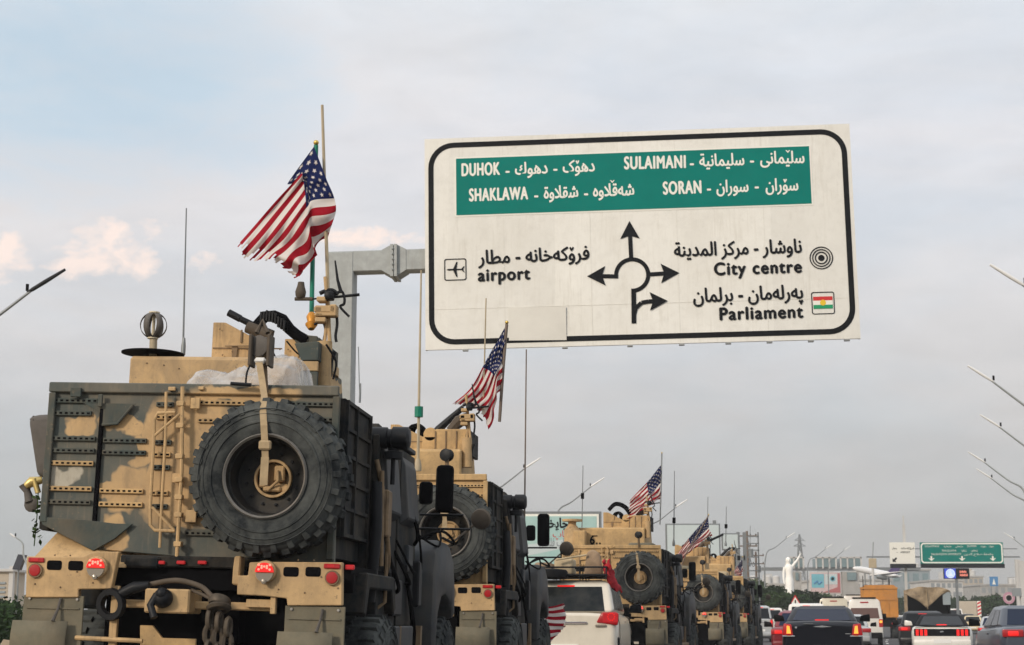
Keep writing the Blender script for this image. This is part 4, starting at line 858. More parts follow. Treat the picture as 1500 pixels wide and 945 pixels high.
# the crumpled plastic sheet on top of the box
random.seed(3); rows = []
for i in range(22):
    v = i / 21; row = []
    for j in range(34):
        u = j / 33; x = -.33 + .98 * u; y = .42 + .95 * v
        h = min(1, u / .07) ** .8 * (.52 + .48 * u ** 1.2) * (1.0 if u < .93 else max(0, (1 - u) / .07)) * min(1, v / .22) ** .8 * min(1, (1.001 - v) / .2) ** .7
        h *= .395 + .03 * math.sin(9 * u + 3 * v) + .02 * math.sin(23 * u - 11 * v)
        row.append((x + random.uniform(-.012, .012), y + random.uniform(-.012, .012), 2.865 + h + random.uniform(-.016, .016) * min(1, h * 6)))
    rows.append(row)
ps = MB().grid(rows).build('plastic_sheet', 'plastic_film', None, 30); ps.matrix_world = T1
tag(ps, 'crumpled translucent plastic sheet lying on the box of the nearest truck', 'plastic sheet')

# ---- the four trucks further up the convoy
plain = armoured_truck('tan armored truck second in the convoy, behind the overhead sign corner', False)
turret(plain, False); mast(plain)
labels = ['sand colored armored truck second in line, flag leaning from its roof', 'sand colored armored truck marked with a painted 6, ahead of the champagne off-roader', 'sand colored armored truck with drooping flag, just ahead of the one marked 6', 'farthest armored truck of the convoy, mostly hidden, with a tiny flag']
trucks = [plain] + [copy_tree(plain) for _ in range(3)]
for o, T, lb in zip(trucks, TS, labels): o.matrix_world = T; o['label'] = lb
t2, t3, t4, t5 = trucks
whip(t2, TS[0], 612, 690, 617, 396, 1.2, .022, .012, 'pole_tan', .29)
whip(t2, TS[0], 708, 600, 712, 437, 2.3, .012, .010, 'pole_tan')
whip(t2, TS[0], 768, 800, 771, 512, 3.9, .014, .010, 'wood_pole')
whip(t3, TS[1], 852, 800, 854, 682, 2.6, .016, .010, 'steel_grey', .62)
whip(t3, TS[1], 987, 800, 988, 690, 3.2, .016, .010, 'steel_grey', .34)
whip(t4, TS[2], 1063, 800, 1064, 742, 3.2, .02, .012, 'steel_grey', .5)
whip(t4, TS[2], 1036, 800, 1037, 728, 2.2, .02, .012, 'steel_grey')
whip(t5, TS[3], 1098, 830, 1099, 770, 3.0, .02, .012, 'steel_grey')
# number painted on the third truck and its stowage
FR3 = Matrix.Translation((0, 2.04, 0))
MB().box(*(lambda a, b: (a.x, b.x))(loc_in(TS[1], 867, 785, 2.04), loc_in(TS[1], 875, 785, 2.04)), 2.03, 2.044, loc_in(TS[1], 870, 785.5, 2.04).z, loc_in(TS[1], 870, 784.3, 2.04).z).build('number_bar', 'black', t3)
lettering('number', '6..', 'black', t3, *(lambda a, b: (a.x, b.x, a.z))(loc_in(TS[1], 864, 797, 2.04), loc_in(TS[1], 880, 797, 2.04)), .22, FR3, .006)
a = loc_in(TS[1], 838, 820, 1.9); MB().lathe([(.19, 0), (.2, .05), (.2, .5), (.1, .62), (.1, .7), (.25, .71), (.25, .76)], (a.x, 1.9, 2.88), (0, 0, 1), 16).build('jammer_mast', 'tan_clean', t3, 40)
MB().box(-1.26, -.98, 1.7, 2.0, 2.86, 3.36, .02).build('stowage_box', 'tan', t3)
MB().tube([(-.5, 2.4, 3.9), (-.34, 2.5, 4.05), (-.1, 2.6, 3.95), (.1, 2.7, 3.6)], [.05, .08, .07, .06], 8, smooth=True).build('gun_cover', 'black', t3, 50)
MB().tube([(-.2, 3.0, 3.7), (.9, 3.6, 4.25)], [.05, .04], 8).build('long_barrel', 'black_metal', t4, 50)

MB().box(-.9, -.3, 1.0, 1.4, 2.86, 3.08, .05, 2).build('stowage_bag', 'cargo_brown', t2, 50); MB().box(-1.15, -.75, .5, .9, 2.86, 3.15, .02).build('ammo_crate', 'slate', t4)
MB().tube([(-1.0, .8, 2.98), (.2, .9, 2.98)], .11, 10).build('bedroll', 'olive_flap', t4, 50); MB().box(-.6, .4, .6, 1.2, 2.86, 3.12, .06, 2).build('stowage_bag', 'cargo_buff', t5, 50); MB().box(.2, .8, .7, 1.2, 2.86, 3.02, .05, 2).build('stowage_bag', 'olive_flap', t3, 50)

# ================================================================== FLAGS
def flag(name, label, T, yl, ctrl, pole, pole_m, ripple=.05, cell=3, stars=True, rip_n=3., pole_dy=0., fray=.06, crumple=.5):
    """ctrl: rows (top to bottom) of measured points from hoist to fly, laid on plane yl of truck T, with depth in the fourth place."""
    t = thing(name, label, 'flag', group='flags flown by the convoy')
    root = loc_in(T, pole[0][0], pole[0][1], yl); t.location = T @ root
    inv = Matrix.Translation(-(T @ root))
    W = lambda p, dy=0.: inv @ (T @ loc_in(T, p[0], p[1], yl + dy))
    if pole_m:
        n = len(pole); ps = [W(p, pole_dy if k_ else 0) for k_, p in enumerate(pole)]
        r = pole_m[1]; po = MB().tube(ps, r, 8).build('pole', pole_m[0], t, 50)
        MB().sphere(ps[-1] + Vector((0, 0, r * 1.2)), r * 1.25, 8).build('finial', 'gold', po, 60)
        if len(pole_m) > 2: MB().lathe([(r * 1.3, 0), (r * 2.6, .05), (r * 1.6, .07), (r * 2.2, .13), (r * 1.4, .17)], ps[0], (ps[1] - ps[0]), 12).build('socket', pole_m[2], po, 50)
    nv, nu = 13 * cell, 56
    cr = [catmull([Vector((p[0], p[1], p[2] if len(p) > 2 else 0)) for p in row], 10) for row in ctrl]
    def cloth(u, v):
        k = u * (len(cr[0]) - 1); i = min(int(k), len(cr[0]) - 2); f = k - i
        col = [r[i].lerp(r[i + 1], f) for r in cr]
        s = v * (len(col) - 1); j = min(int(s), len(col) - 2); g = s - j
        p0, p1, p2, p3 = col[max(j - 1, 0)], col[j], col[j + 1], col[min(j + 2, len(col) - 1)]
        q = .5 * ((2 * p1) + (p2 - p0) * g + (2 * p0 - 5 * p1 + 4 * p2 - p3) * g * g + (3 * p1 - p0 - 3 * p2 + p3) * g ** 3)
        d = q.z + ripple * (.3 + .7 * u) * math.sin(rip_n * 2 * math.pi * (u * .55 + v * .75) + .6) + ripple * .4 * math.sin(rip_n * 4.1 * math.pi * (v - .4 * u) + 1.3)
        cr_ = crumple * max(0., v - .45)
        return W((q.x + cr_ * 7 * math.sin(15 * u + 8 * v), q.y + cr_ * 5 * math.sin(19 * u - 11 * v + 1)), d + cr_ * .16 * math.sin(17 * u + 13 * v))
    mb = MB()
    rf = random.Random(len(label)); notch = [int(fray * nu * (rf.random() ** 2 + .5 * abs(math.sin(i * .9)) * rf.random())) for i in range(nv)]   # torn fly edge
    vs = []
    for i in range(nv + 1):
        row = []
        for k in range(nu + 1):
            u = k / nu
            row.append(mb._v(cloth(u, i / nv)))
        vs.append(row)
    for i in range(nv):
        stripe = i // cell
        for k in range(nu - notch[i]):
            mb.mi = 2 if (stripe < 7 and k < nu * .4) else (0 if stripe % 2 == 0 else 1)
            mb._f([vs[i][k], vs[i][k + 1], vs[i + 1][k + 1], vs[i + 1][k]])
    if stars:
        mb.mi = 1
        for r in range(9):
            for c in range(6 if r % 2 == 0 else 5):
                u0 = .4 * ((c + .5) / 6 if r % 2 == 0 else (c + 1) / 6); v0 = (7 / 13) * (r + .75) / 9.5
                rr = .019
                pts = []
                for a in range(10):
                    th = math.pi / 2 + a * math.pi / 5; ra = rr if a % 2 == 0 else rr * .45; pts.append((u0 + ra * math.cos(th) * .8, v0 - ra * math.sin(th) * 1.45))
                P0 = [cloth(max(0, u), max(0, v)) for u, v in pts]; ce = cloth(u0, v0)
                nn = (cloth(u0 + .01, v0) - ce).cross(cloth(u0, v0 + .01) - ce).normalized() * .004
                for sgn in (1, -1):
                    cv_ = mb._v(ce + nn * sgn * 1.3); pv = [mb._v(p + nn * sgn) for p in P0]
                    for a in range(10): mb._f([cv_, pv[a], pv[(a + 1) % 10]])
    me_o = mb.build('cloth', ('flag_red', 'flag_white', 'flag_blue'), t)
    me_o.data.polygons.foreach_set('use_smooth', [True] * len(me_o.data.polygons))
    return t
f1 = lambda u, v, d=0: (320 + u / 3.15, 140 + v / 3.15, d)
flag('us_flag', 'large striped flag with starred canton billowing at the nearest truck', T1, 2.3,
     [[f1(441, 235), f1(318, 408, .2), f1(388, 352, .06), f1(262, 490, .1), f1(160, 608, .15), f1(75, 705, .2)],
      [f1(498, 385, -.1), f1(405, 412, .06), f1(402, 436, .0), f1(300, 575, .05), f1(215, 682, .1), f1(138, 764, .2)],
      [f1(548, 525, -.05), f1(440, 545, -.06), f1(415, 575, -.08), f1(350, 662, -.05), f1(290, 722, .05), f1(235, 764, .1)],
      [f1(488, 655, .1), f1(462, 705, .05), f1(440, 745, .0), f1(410, 792, 0), f1(375, 822, 0), f1(340, 842, 0)]],
     [(456, 482), (458, 380), (463, 213)], ('green_pole', .022, 'orange_brass'), .045, rip_n=2.7, pole_dy=.3, fray=.16, crumple=1.3)
f2 = lambda u, v, d=0: (560 + u / 3.9375, 440 + v / 3.9375, d)
flag('us_flag', 'dusty striped flag leaning from a dark pole on the second truck', TS[0], 2.2,
     [[f2(716, 140), f2(600, 345, .1), f2(510, 505, .1), f2(405, 598, .2)],
      [f2(708, 265), f2(640, 380, .0), f2(570, 520, .1), f2(470, 612, .2)],
      [f2(696, 400), f2(665, 440, -.1), f2(620, 570, 0), f2(555, 640, .1)],
      [f2(684, 525), f2(656, 560, -.1), f2(650, 640, 0), f2(615, 745, .1)]],
     [f2(676, 700), f2(695, 420), f2(718, 138)], ('wood_pole', .022), .05)
f3 = lambda u, v, d=0: (740 + u * .3016, 660 + v * .3016, d)
flag('us_flag', 'bright striped flag streaming high above the truck marked 6', TS[1], 2.4,
     [[f3(760, 65), f3(700, 142, .1), f3(650, 195, .2), f3(602, 245, .2)],
      [f3(756, 150), f3(708, 205, .0), f3(662, 245, .1), f3(600, 290, .2)],
      [f3(752, 236), f3(715, 262, -.1), f3(675, 285, .0), f3(595, 330, .1)]],
     [f3(752, 360), f3(757, 200), f3(761, 15)], ('steel_grey', .016), .06)
flag('us_flag', 'dark furled flag sagging across the roof of the fourth truck', TS[2], 1.6,
     [[f3(985, 320), f3(905, 410, .1), f3(852, 480, .1), f3(798, 570, .1)],
      [f3(990, 370), f3(915, 445, .1), f3(862, 505, .1), f3(800, 585, .1)],
      [f3(1000, 412), f3(925, 470, .1), f3(880, 510, .1), f3(808, 592, .1)]],
     [f3(818, 660), f3(880, 500), f3(988, 315)], ('wood_pole', .02), .06)
flag('us_flag', 'tiny flag drooping at the back of the farthest truck', TS[3], 1.2,
     [[f3(1153, 526), f3(1132, 556, .1), f3(1120, 576, .1), f3(1112, 596, .1)],
      [f3(1154, 555), f3(1142, 582, .1), f3(1132, 596, .1), f3(1120, 604, .1)],
      [f3(1155, 585), f3(1148, 600, .1), f3(1142, 608, .1), f3(1132, 610, .1)]],
     [f3(1158, 640), f3(1156, 570), f3(1153, 520)], ('steel_grey', .02), .05)
f6 = lambda u, v, d=0: (780 + u / 4.6125, 740 + v / 4.6125, d)
flag('us_flag', 'striped flag hanging low beside the rear of the champagne off-roader', TS[0], 6.6,
     [[f6(-150, 590), f6(-20, 600, .1), f6(90, 685, .1), f6(215, 662, .1)],
      [f6(-150, 760), f6(-20, 730, .0), f6(90, 800, .15), f6(226, 810, .1)],
      [f6(-150, 930), f6(-20, 900, .1), f6(60, 945, .0), f6(118, 925, .1)]],
     [f6(-152, 1200), f6(-152, 800), f6(-150, 580)], ('wood_pole', .02), .05, rip_n=2.)

# ================================================================== CARS
def wheel(t, x, y, r=.33, w=.22, s_=1):
    w_ = MB().lathe([(r * .62, -w / 2), (r * .9, -w / 2), (r, -w / 2 + .03), (r, w / 2 - .03), (r * .9, w / 2), (r * .62, w / 2)], (x, y, r), (s_, 0, 0), 24, close=False).build('wheel', 'rubber', t, 40)
    mb = MB().lathe([(r * .63, w / 2 - .01), (r * .58, w / 2 - .03), (r * .2, w / 2 - .04), (0, w / 2 - .03)], (x, y, r), (s_, 0, 0), 20, close=False); mb.build('rim', 'bare_metal', w_, 40)

def lerp3(a, b, t): return tuple(a[i] + (b[i] - a[i]) * t for i in range(3))
def patch(q, u0, u1, v0, v1, off):            # a pane lying just proud of the quad q = (bl, br, tr, tl)
    bl, br, tr, tl = [Vector(p) for p in q]; n = (br - bl).cross(tl - bl).normalized() * off
    f = lambda u, v: (bl.lerp(br, u)).lerp(tl.lerp(tr, u), v) + n
    return [f(u0, v0), f(u1, v0), f(u1, v1), f(u0, v1)]
def car(name, label, cat, X, D, yaw, col, L_=4.8, W=1.85, H=1.47, belt=.98, deck=.35, roof=(1.0, 2.6), cowl=3.4, nose=.72, tum=.17, glass_m='glass', lights='bar', lit=True, group='cars queuing in the traffic', plate=True, rail=False, suv=False, soft=None):
    """deck: where the rear window starts; roof: where the roof starts and ends; cowl: foot of the windscreen; tum: how far the sides lean in."""
    t = thing(name, label, cat, (X, D, gz(D)), -yaw, group)
    hw = W / 2; m = col
    # lower body: a loft of cross-sections from tail to nose
    st = [(0., .90, .34, belt - .10 if not suv else belt - .02), (.10, .955, .26, belt - .015), (.55, .99, .22, belt + .01), (deck + .3, 1., .20, belt + .02), (L_ * .55, 1., .2, belt - .02), (cowl, .99, .2, belt - .03), (cowl + .35, .985, .2, belt - .07), (L_ - .35, .93, .24, nose + .05), (L_ - .08, .80, .30, nose - .06), (L_, .66, .36, nose - .2)]
    rows = []
    for y, k, z0, z1 in st:
        h = hw * k; half = [(h * .80, z0), (h * .96, z0 + .05), (h, z0 + .24), (h * 1.0, z1 - .22), (h * .965, z1 - .07), (h * .88, z1 - .005), (h * .45, z1 + .018), (0, z1 + .022)]
        rows.append([(x, y, z) for x, z in half] + [(-x, y, z) for x, z in half[-2::-1]])
    mb = MB(); vs = [[mb._v(p) for p in r] for r in rows]; n = len(rows[0])
    for A, B in zip(vs, vs[1:]):
        for i in range(n): mb._f([A[i], A[(i + 1) % n], B[(i + 1) % n], B[i]])
    mb._f(vs[0]); mb._f(vs[-1][::-1])
    body = mb.build('body', m, t, 38); bv = body.modifiers.new('edges', 'BEVEL'); bv.width = .05; bv.segments = 3; bv.angle_limit = R(40)
    # cabin
    r0, r1 = roof; tb = tum; zb = belt + .005; hb = hw * .90; hr = hw - tb - .10
    q = [(-hb, deck, zb), (hb, deck, zb), (hb, cowl, zb - .03), (-hb, cowl, zb - .03), (-hr, r0, H - .03), (hr, r0, H - .03), (hr, r1, H), (-hr, r1, H)]
    mb = MB(); mb.hexa(q, .075, 4); mb.build('cabin', soft or m, t, 50)
    mb = MB(); mb.hexa([(-hr + .05, r0 + .05, H - .04), (hr - .05, r0 + .05, H - .04), (hr - .05, r1 - .05, H - .02), (-hr + .05, r1 - .05, H - .02), (-hr + .16, r0 + .2, H + .012), (hr - .16, r0 + .2, H + .012), (hr - .16, r1 - .2, H + .022), (-hr + .16, r1 - .2, H + .022)], .02, 2); mb.build('roof', soft or m, t, 50)
    rq = (q[0], q[1], q[5], q[4]); fq = (q[2], q[3], q[7], q[6])
    MB().quad(patch(rq, .09, .91, .10 if not suv else .04, .90 if not suv else .84, .007)).build('rear_window', glass_m, t)
    MB().quad(patch(fq, .06, .94, .06, .92, .007)).build('windscreen', glass_m, t)
    for sq in ((q[1], q[2], q[6], q[5]), (q[3], q[0], q[4], q[7])):
        flip = sq[0] == q[3]
        for a, b in (((.10, .30), (.32, .58), (.60, .90)) if suv else ((.16, .50), (.53, .86))):
            if flip: a, b = 1 - b, 1 - a
            MB().quad(patch(sq, a, b, .10, .86, .007)).build('side_window', glass_m, t)
    for s_ in (1, -1):
        MB().hexa([(s_ * (hw - .02), cowl - .42, belt + .02), (s_ * (hw + .25), cowl - .38, belt + .01), (s_ * (hw + .25), cowl - .28, belt + .01), (s_ * (hw - .02), cowl - .26, belt + .02), (s_ * (hw + .02), cowl - .42, belt + .16), (s_ * (hw + .24), cowl - .38, belt + .20), (s_ * (hw + .24), cowl - .28, belt + .20), (s_ * (hw + .02), cowl - .26, belt + .16)], .025, 2).build('mirror', 'trim_black' if col != 'paint_white' else m, t, 50)
        for y in (.95, L_ - .95): wheel(t, s_ * (hw - .13), y, .37 if suv else .33, .22, s_)
        MB().box(s_ * (hw - .012), s_ * (hw + .012), L_ * .42, L_ * .42 + .2, belt - .17, belt - .14, .006).build('door_handle', m, t)
    # tail
    if suv:
        MB().box(-.42, .42, -.035, .01, belt - .20, belt - .155, .012).build('plate_garnish', 'chrome', t)
    MB().box(-hw * .93, hw * .93, -.06, .10, .34, .56, .04, 2).build('bumper', m, t, 50)
    if plate: MB().box(-.26, .26, -.066 if not suv else -.02, -.04 if not suv else .01, .60 - (0 if suv else .14), .72 - (0 if suv else .14)).build('number_plate', 'white_plastic', t)
    lm = 'red_lit' if lit else 'red_lens'
    def lamp(s_, x0, x1, z0, z1, y=.0, mm=lm, nm='tail_light'): 
        return MB().box(s_ * x0, s_ * x1, y - .03, y + .12, z0, z1, .02, 2).build(nm, mm, t, 50)
    if lights == 'tall':                      # upright lamps of the black saloon
        for s_ in (1, -1):
            l_ = MB().prism([(s_ * (hw - .27), belt - .30), (s_ * (hw - .02), belt - .30), (s_ * (hw - .06), belt - .03), (s_ * (hw - .23), belt - .05)], -.02, .12, 'y', .02, 2).build('tail_light', 'red_dim', t, 50); MB().prism([(s_ * (hw - .22), belt - .26), (s_ * (hw - .12), belt - .26), (s_ * (hw - .13), belt - .08), (s_ * (hw - .19), belt - .09)], -.03, -.019, 'y').build('lit_bulb', 'amber_lit', l_); MB().box(s_ * (hw - .31), s_ * (hw - .02), -.03, .02, belt - .335, belt - .305, .008).build('chrome_foot', 'chrome', l_)
        MB().box(-hw * .8, hw * .8, -.062, -.03, .52, .545, .008).build('chrome_strip', 'chrome', t)
        MB().prism([(-.22, belt - .105), (-.06, belt - .085), (0, belt - .075), (.06, belt - .085), (.22, belt - .105), (.06, belt - .115), (0, belt - .12), (-.06, belt - .115)], -.012, .05, 'y').build('wing_badge', 'chrome', t)
        MB().box(-.42, -.20, -.005, .05, belt - .045, belt - .036).build('script_badge', 'chrome', t)
        MB().box(.52, .64, -.005, .05, belt - .27, belt - .255).box(-.62, -.57, -.005, .05, belt - .14, belt - .10).build('model_badge', 'chrome', t)
    elif lights == 'triple':                  # three bars each side in a black panel
        MB().box(-hw * .90, hw * .90, -.012, .06, belt - .31, belt - .075, .02).build('tail_panel', 'trim_black', t)
        for s_ in (1, -1):
            for k in range(3): MB().box(s_ * (hw * .84 - .13 * k - .09), s_ * (hw * .84 - .13 * k), -.03, .0, belt - .29, belt - .095, .012).build('tail_light', 'red_lit', t)
        MB().prism([(-.06, belt - .15), (.02, belt - .135), (.07, belt - .16), (.03, belt - .18), (-.05, belt - .19)], -.022, -.011, 'y').build('tail_badge', 'chrome', t)
        MB().box(-hw * .9, hw * .9, .02, .16, belt + .0, belt + .035, .01).build('spoiler', 'paint_black', t)
    elif lights == 'cruiser':
        for s_ in (1, -1):
            l_ = MB().prism([(s_ * (hw - .40), belt - .17), (s_ * (hw - .02), belt - .22), (s_ * (hw + .004), belt - .02), (s_ * (hw - .05), belt + .02), (s_ * (hw - .30), belt + .01)], -.03, .12, 'y', .02, 2).build('tail_light', 'red_lens', t, 50); MB().box(s_ * (hw - .28), s_ * (hw - .01), -.034, -.02, belt - .17, belt - .0, .02, 2).build('lit_bulb', 'red_dim', l_)
            mb = MB()
            for k in range(10): a_ = 2 * math.pi * k / 10; mb.box(s_ * (hw - .13) + .062 * math.cos(a_) - .01, s_ * (hw - .13) + .062 * math.cos(a_) + .01, -.04, -.033, belt - .07 + .062 * math.sin(a_) - .01, belt - .07 + .062 * math.sin(a_) + .01)
            mb.build('diodes', 'red_lit', l_)
            MB().box(s_ * (hw - .42), s_ * (hw - .22), -.032, .05, belt - .25, belt - .205, .012).build('clear_lens', 'clear_lens', l_)
            lamp(s_, hw - .17, hw - .05, .50, .68, .0, 'red_lens', 'reflector')
    elif lights == 'column':
        for s_ in (1, -1): l_ = lamp(s_, hw - .17, hw - .02, belt - .45, belt - .02, .0, 'red_lens'); MB().box(s_ * (hw - .16), s_ * (hw - .04), -.034, -.02, belt - .25, belt - .08, .012).build('lit_bulb', lm, l_)
    else:
        for s_ in (1, -1): lamp(s_, hw - .46, hw - .02, belt - .21, belt - .05, .0, 'red_lens'); lamp(s_, hw - .36, hw - .12, belt - .19, belt - .08, -.006, lm, 'brake_light')
    zt = (H - .12) if suv else (belt + .03)
    MB().box(-.16, .16, (r0 - .06) if suv else deck - .07, (r0 - .02) if suv else deck - .0, zt, zt + .035, .006).build('high_brake_light', 'red_lit' if lit else 'red_lens', t)
    if rail:
        mb = MB()
        for s_ in (1, -1): mb.tube([(s_ * hr * .9, r0 + .2, H + .02), (s_ * hr * .9, r0 + .35, H + .09), (s_ * hr * .9, r1 - .3, H + .09), (s_ * hr * .9, r1 - .1, H + .02)], .02, 6)
        mb.build('roof_rails', 'trim_black', t, 50)
    return t
YA = lambda px: math.atan((px - 750) / 2459)
def put(px, D): return (at_x(px, D), D)
# the champagne off-roader between the second and third truck
lcx, lcy = put(826, 30.2)
lc = car('off_roader', 'dusty champagne off-roader with loaded roof rack between the second and third armored trucks', 'car', lcx, lcy, R(7.2), 'paint_champagne', 4.95, 1.97, 1.86, 1.27, .14, (.52, 3.0), 3.75, .98, .10, 'glass_dusty', 'cruiser', suv=True, group='cars travelling with the convoy')
LCM = Matrix.Translation((lcx, lcy, 0)) @ Matrix.Rotation(-R(7.2), 4, 'Z')
mb = MB()
for s_ in (1, -1):
    for z in (1.96, 2.10): mb.tube([(s_ * .74, .45, z), (s_ * .74, 2.6, z)], .018, 6)
for y in (.45, 1.2, 1.9, 2.6):
    for z in (1.96, 2.10): mb.tube([(-.74, y, z), (.74, y, z)], .018, 6)
    for x in (-.74, -.25, .25, .74): mb.tube([(x, y, 1.88), (x, y, 2.10)], .014, 6)
mb.box(-.72, .72, .5, 2.55, 1.935, 1.955).build('roof_rack', 'black_metal', lc, 50)
MB().box(.73, .98, .2, .40, .60, .84, .02).build('tow_ring', 'black_metal', lc)
def on_lc(o, lb, cat, group=None): o.matrix_world = LCM; return tag(o, lb, cat, group)
on_lc(MB().box(-.62, -.28, .7, 1.3, 1.965, 2.20, .06, 2).build('cargo_bundle', 'cargo_brown', None, 50), 'brown bundle strapped at the near left of the roof rack', 'bundle', 'luggage on the roof rack')
on_lc(MB().box(-.25, .10, .75, 1.5, 1.965, 2.28, .05, 2).build('cargo_bag', 'cargo_buff', None, 50), 'buff bag in the middle of the roof rack', 'bag', 'luggage on the roof rack')
on_lc(MB().prism([(.30, 1.965), (.66, 1.965), (.60, 2.36), (.48, 2.44), (.36, 2.38)], .75, .92, 'y', .03).build('camp_seat', 'cargo_brown', None, 50), 'upright mottled brown pack standing on the right of the roof rack', 'pack', 'luggage on the roof rack')
on_lc(MB().tube([(-.2, .6, 2.24), (.36, .7, 2.33)], .022, 6).build('wooden_pole', 'cargo_buff', None), 'pale wooden pole laid across the bags on the roof rack', 'pole', 'luggage on the roof rack')
mb = MB(); tyre(mb, (-.22, .62, 1.90), (0, 0, 1), .24, .14, 14, 28); on_lc(MB().lathe([(0, 0), (.28, 0), (.31, .03), (.31, .13), (.28, .17), (.1, .19), (0, .19)], (-.28, .48, 1.885), (0, 0, 1), 28).build('spare_cover', 'trim_black', None, 40), 'round black spare cover lying on the rear edge of the off-roader roof', 'cover', 'luggage on the roof rack'); mb.bm.free()
random.seed(11); mb = MB(); rows = []
for i in range(15):
    v = i / 14; rows.append([(.66 + .16 * u + .20 * v * v + random.uniform(-.015, .015), .52 + .1 * math.sin(5 * v + 4 * u) + .35 * v, 2.20 - .50 * v + .05 * math.sin(8 * u + 3 * v)) for u in [k / 7 for k in range(8)]])
o = mb.grid(rows).build('red_cloth', 'red_cloth', None, 60); s_ = o.modifiers.new('thickness', 'SOLIDIFY'); s_.thickness = .03
on_lc(o, 'crumpled red cloth tied at the right corner of the roof rack', 'cloth')
# traffic on the right
def C_(name, label, cat, px, D, col, yaw=None, **k):
    x, y = put(px, D); return car(name, label, cat, x, y, YA(px) if yaw is None else R(yaw), col, **k)
C_('sedan', 'glossy black sedan with upright glowing tail lights and chrome wing badge', 'car', 1204, 38.6, 'paint_black', L_=5.05, W=1.86, H=1.48, belt=1.11, deck=.95, roof=(1.65, 2.75), cowl=3.65, nose=.86, lights='tall', glass_m='glass_blue')
C_('convertible', 'white sports car with black soft top and triple bar tail lights', 'car', 1379, 53, 'paint_white', L_=4.75, W=1.9, H=1.36, belt=.98, deck=.85, roof=(1.6, 2.3), cowl=3.2, nose=.80, tum=.2, lights='triple', soft='trim_black')
C_('sedan', 'blue-grey sedan cut off by the frame edge beside the white sports car', 'car', 1531, 36.6, 'paint_bluegrey', 7.3, L_=4.8, W=1.86, H=1.47, belt=1.00, deck=.80, roof=(1.45, 2.75), cowl=3.55, nose=.8, lights='bar', glass_m='glass_blue')
C_('sedan', 'red sedan half hidden at the left flank of the black sedan', 'car', 1172, 51, 'paint_red', L_=4.6, W=1.8, H=1.46, belt=.95, deck=.7, roof=(1.3, 2.6), cowl=3.3, glass_m='glass_blue')
C_('sedan', 'silver sedan half hidden at the right flank of the black sedan', 'car', 1243, 68, 'paint_silver', L_=4.6, W=1.8, H=1.42, belt=.92, deck=.7, roof=(1.3, 2.6), cowl=3.3, lit=False)
C_('suv', 'white SUV with roof rails seen over the roof of the black sedan', 'car', 1182, 74, 'paint_white', L_=4.9, W=1.92, H=1.93, belt=1.2, deck=.15, roof=(.5, 3.0), cowl=3.7, nose=1.0, tum=.1, suv=True, rail=True, lights='column')
C_('suv', 'silver SUV with glowing tail lights just right of the farthest truck', 'car', 1114, 96, 'paint_silver', L_=4.8, W=1.45, H=2.05, belt=1.3, deck=.15, roof=(.5, 3.0), cowl=3.7, nose=1.0, tum=.1, suv=True, lights='column')
C_('suv', 'white SUV directly ahead of the silver SUV by the trees', 'car', 1131, 118, 'paint_white', L_=4.8, W=1.8, H=2.1, belt=1.3, deck=.15, roof=(.5, 3.0), cowl=3.7, nose=1.0, tum=.1, suv=True, lights='column')
C_('suv', 'black SUV with red lamp left of the white sports car', 'car', 1352, 63, 'paint_dark', L_=4.7, W=1.85, H=1.52, belt=1.0, deck=.15, roof=(.5, 3.0), cowl=3.5, nose=.9, tum=.14, suv=True, lights='bar')
C_('taxi', 'beige taxi with glowing lamps right of the white sports car', 'car', 1425, 141, 'paint_taxi', L_=4.6, W=1.78, H=1.50, belt=.95, deck=.7, roof=(1.2, 2.7), cowl=3.3)
C_('sedan', 'silver-blue sedan between the taxi and the blue-grey sedan', 'car', 1458, 84, 'paint_silver', L_=4.6, W=1.78, H=1.40, belt=.9, deck=.6, roof=(1.1, 2.6), cowl=3.3, glass_m='glass_blue')
far = [('pickup_truck', 'white pickup facing the gap beside the tarpaulin truck', 1400, 180, 'paint_white', 1.85, True), ('sedan', 'white car far ahead in the right lanes below the trees', 1447, 232, 'paint_white', 1.45, False), ('suv', 'pale grey SUV far ahead, nearest the pink round sign', 1457, 262, 'paint_silver', 1.75, True), ('suv', 'dark SUV far ahead at the crest of the road', 1441, 285, 'paint_dark', 1.8, True),
       ('sedan', 'dark sedan far ahead left of the taxi roof', 1417, 165, 'paint_dark', 1.45, False), ('sedan', 'small white sedan ahead of the yellow tipper wheels', 1321, 150, 'paint_white', 1.45, False), ('sedan', 'blue-grey sedan ahead in the gap beside the tipper', 1322, 120, 'paint_bluegrey', 1.45, False), ('sedan', 'cream sedan far ahead below the billboard', 1395, 215, 'paint_cream', 1.5, False), ('sedan', 'silver sedan far ahead near the frame edge', 1470, 225, 'paint_silver', 1.5, False), ('suv', 'white SUV far ahead near the frame edge', 1482, 255, 'paint_white', 1.8, True),
       ('sedan', 'white sedan in the far queue left of the striped lorry', 1406, 240, 'paint_white', 1.5, False), ('suv', 'dark SUV in the far queue left of the striped lorry', 1399, 265, 'paint_dark', 1.8, True), ('sedan', 'red sedan in the far queue behind the white cars', 1432, 250, 'paint_red', 1.5, False), ('van', 'tall white van in the far queue at the crest', 1465, 290, 'paint_white', 2.2, True), ('sedan', 'grey sedan in the far queue under the pink round sign', 1476, 205, 'paint_grey', 1.5, False), ('sedan', 'silver sedan close ahead of the striped lorry', 1428, 290, 'paint_silver', 1.5, False), ('suv', 'black SUV in the far queue at the frame edge', 1494, 215, 'paint_dark', 1.8, True)]
for nm, lb, px, D, col, h, sv in far:
    C_(nm, lb, 'car', px, D, col, L_=4.6, W=1.8, H=h, belt=h * .64, deck=.15 if sv else .7, roof=(.5, 2.9) if sv else (1.2, 2.6), cowl=3.4, nose=h * .5, tum=.12, suv=sv, lit=False)
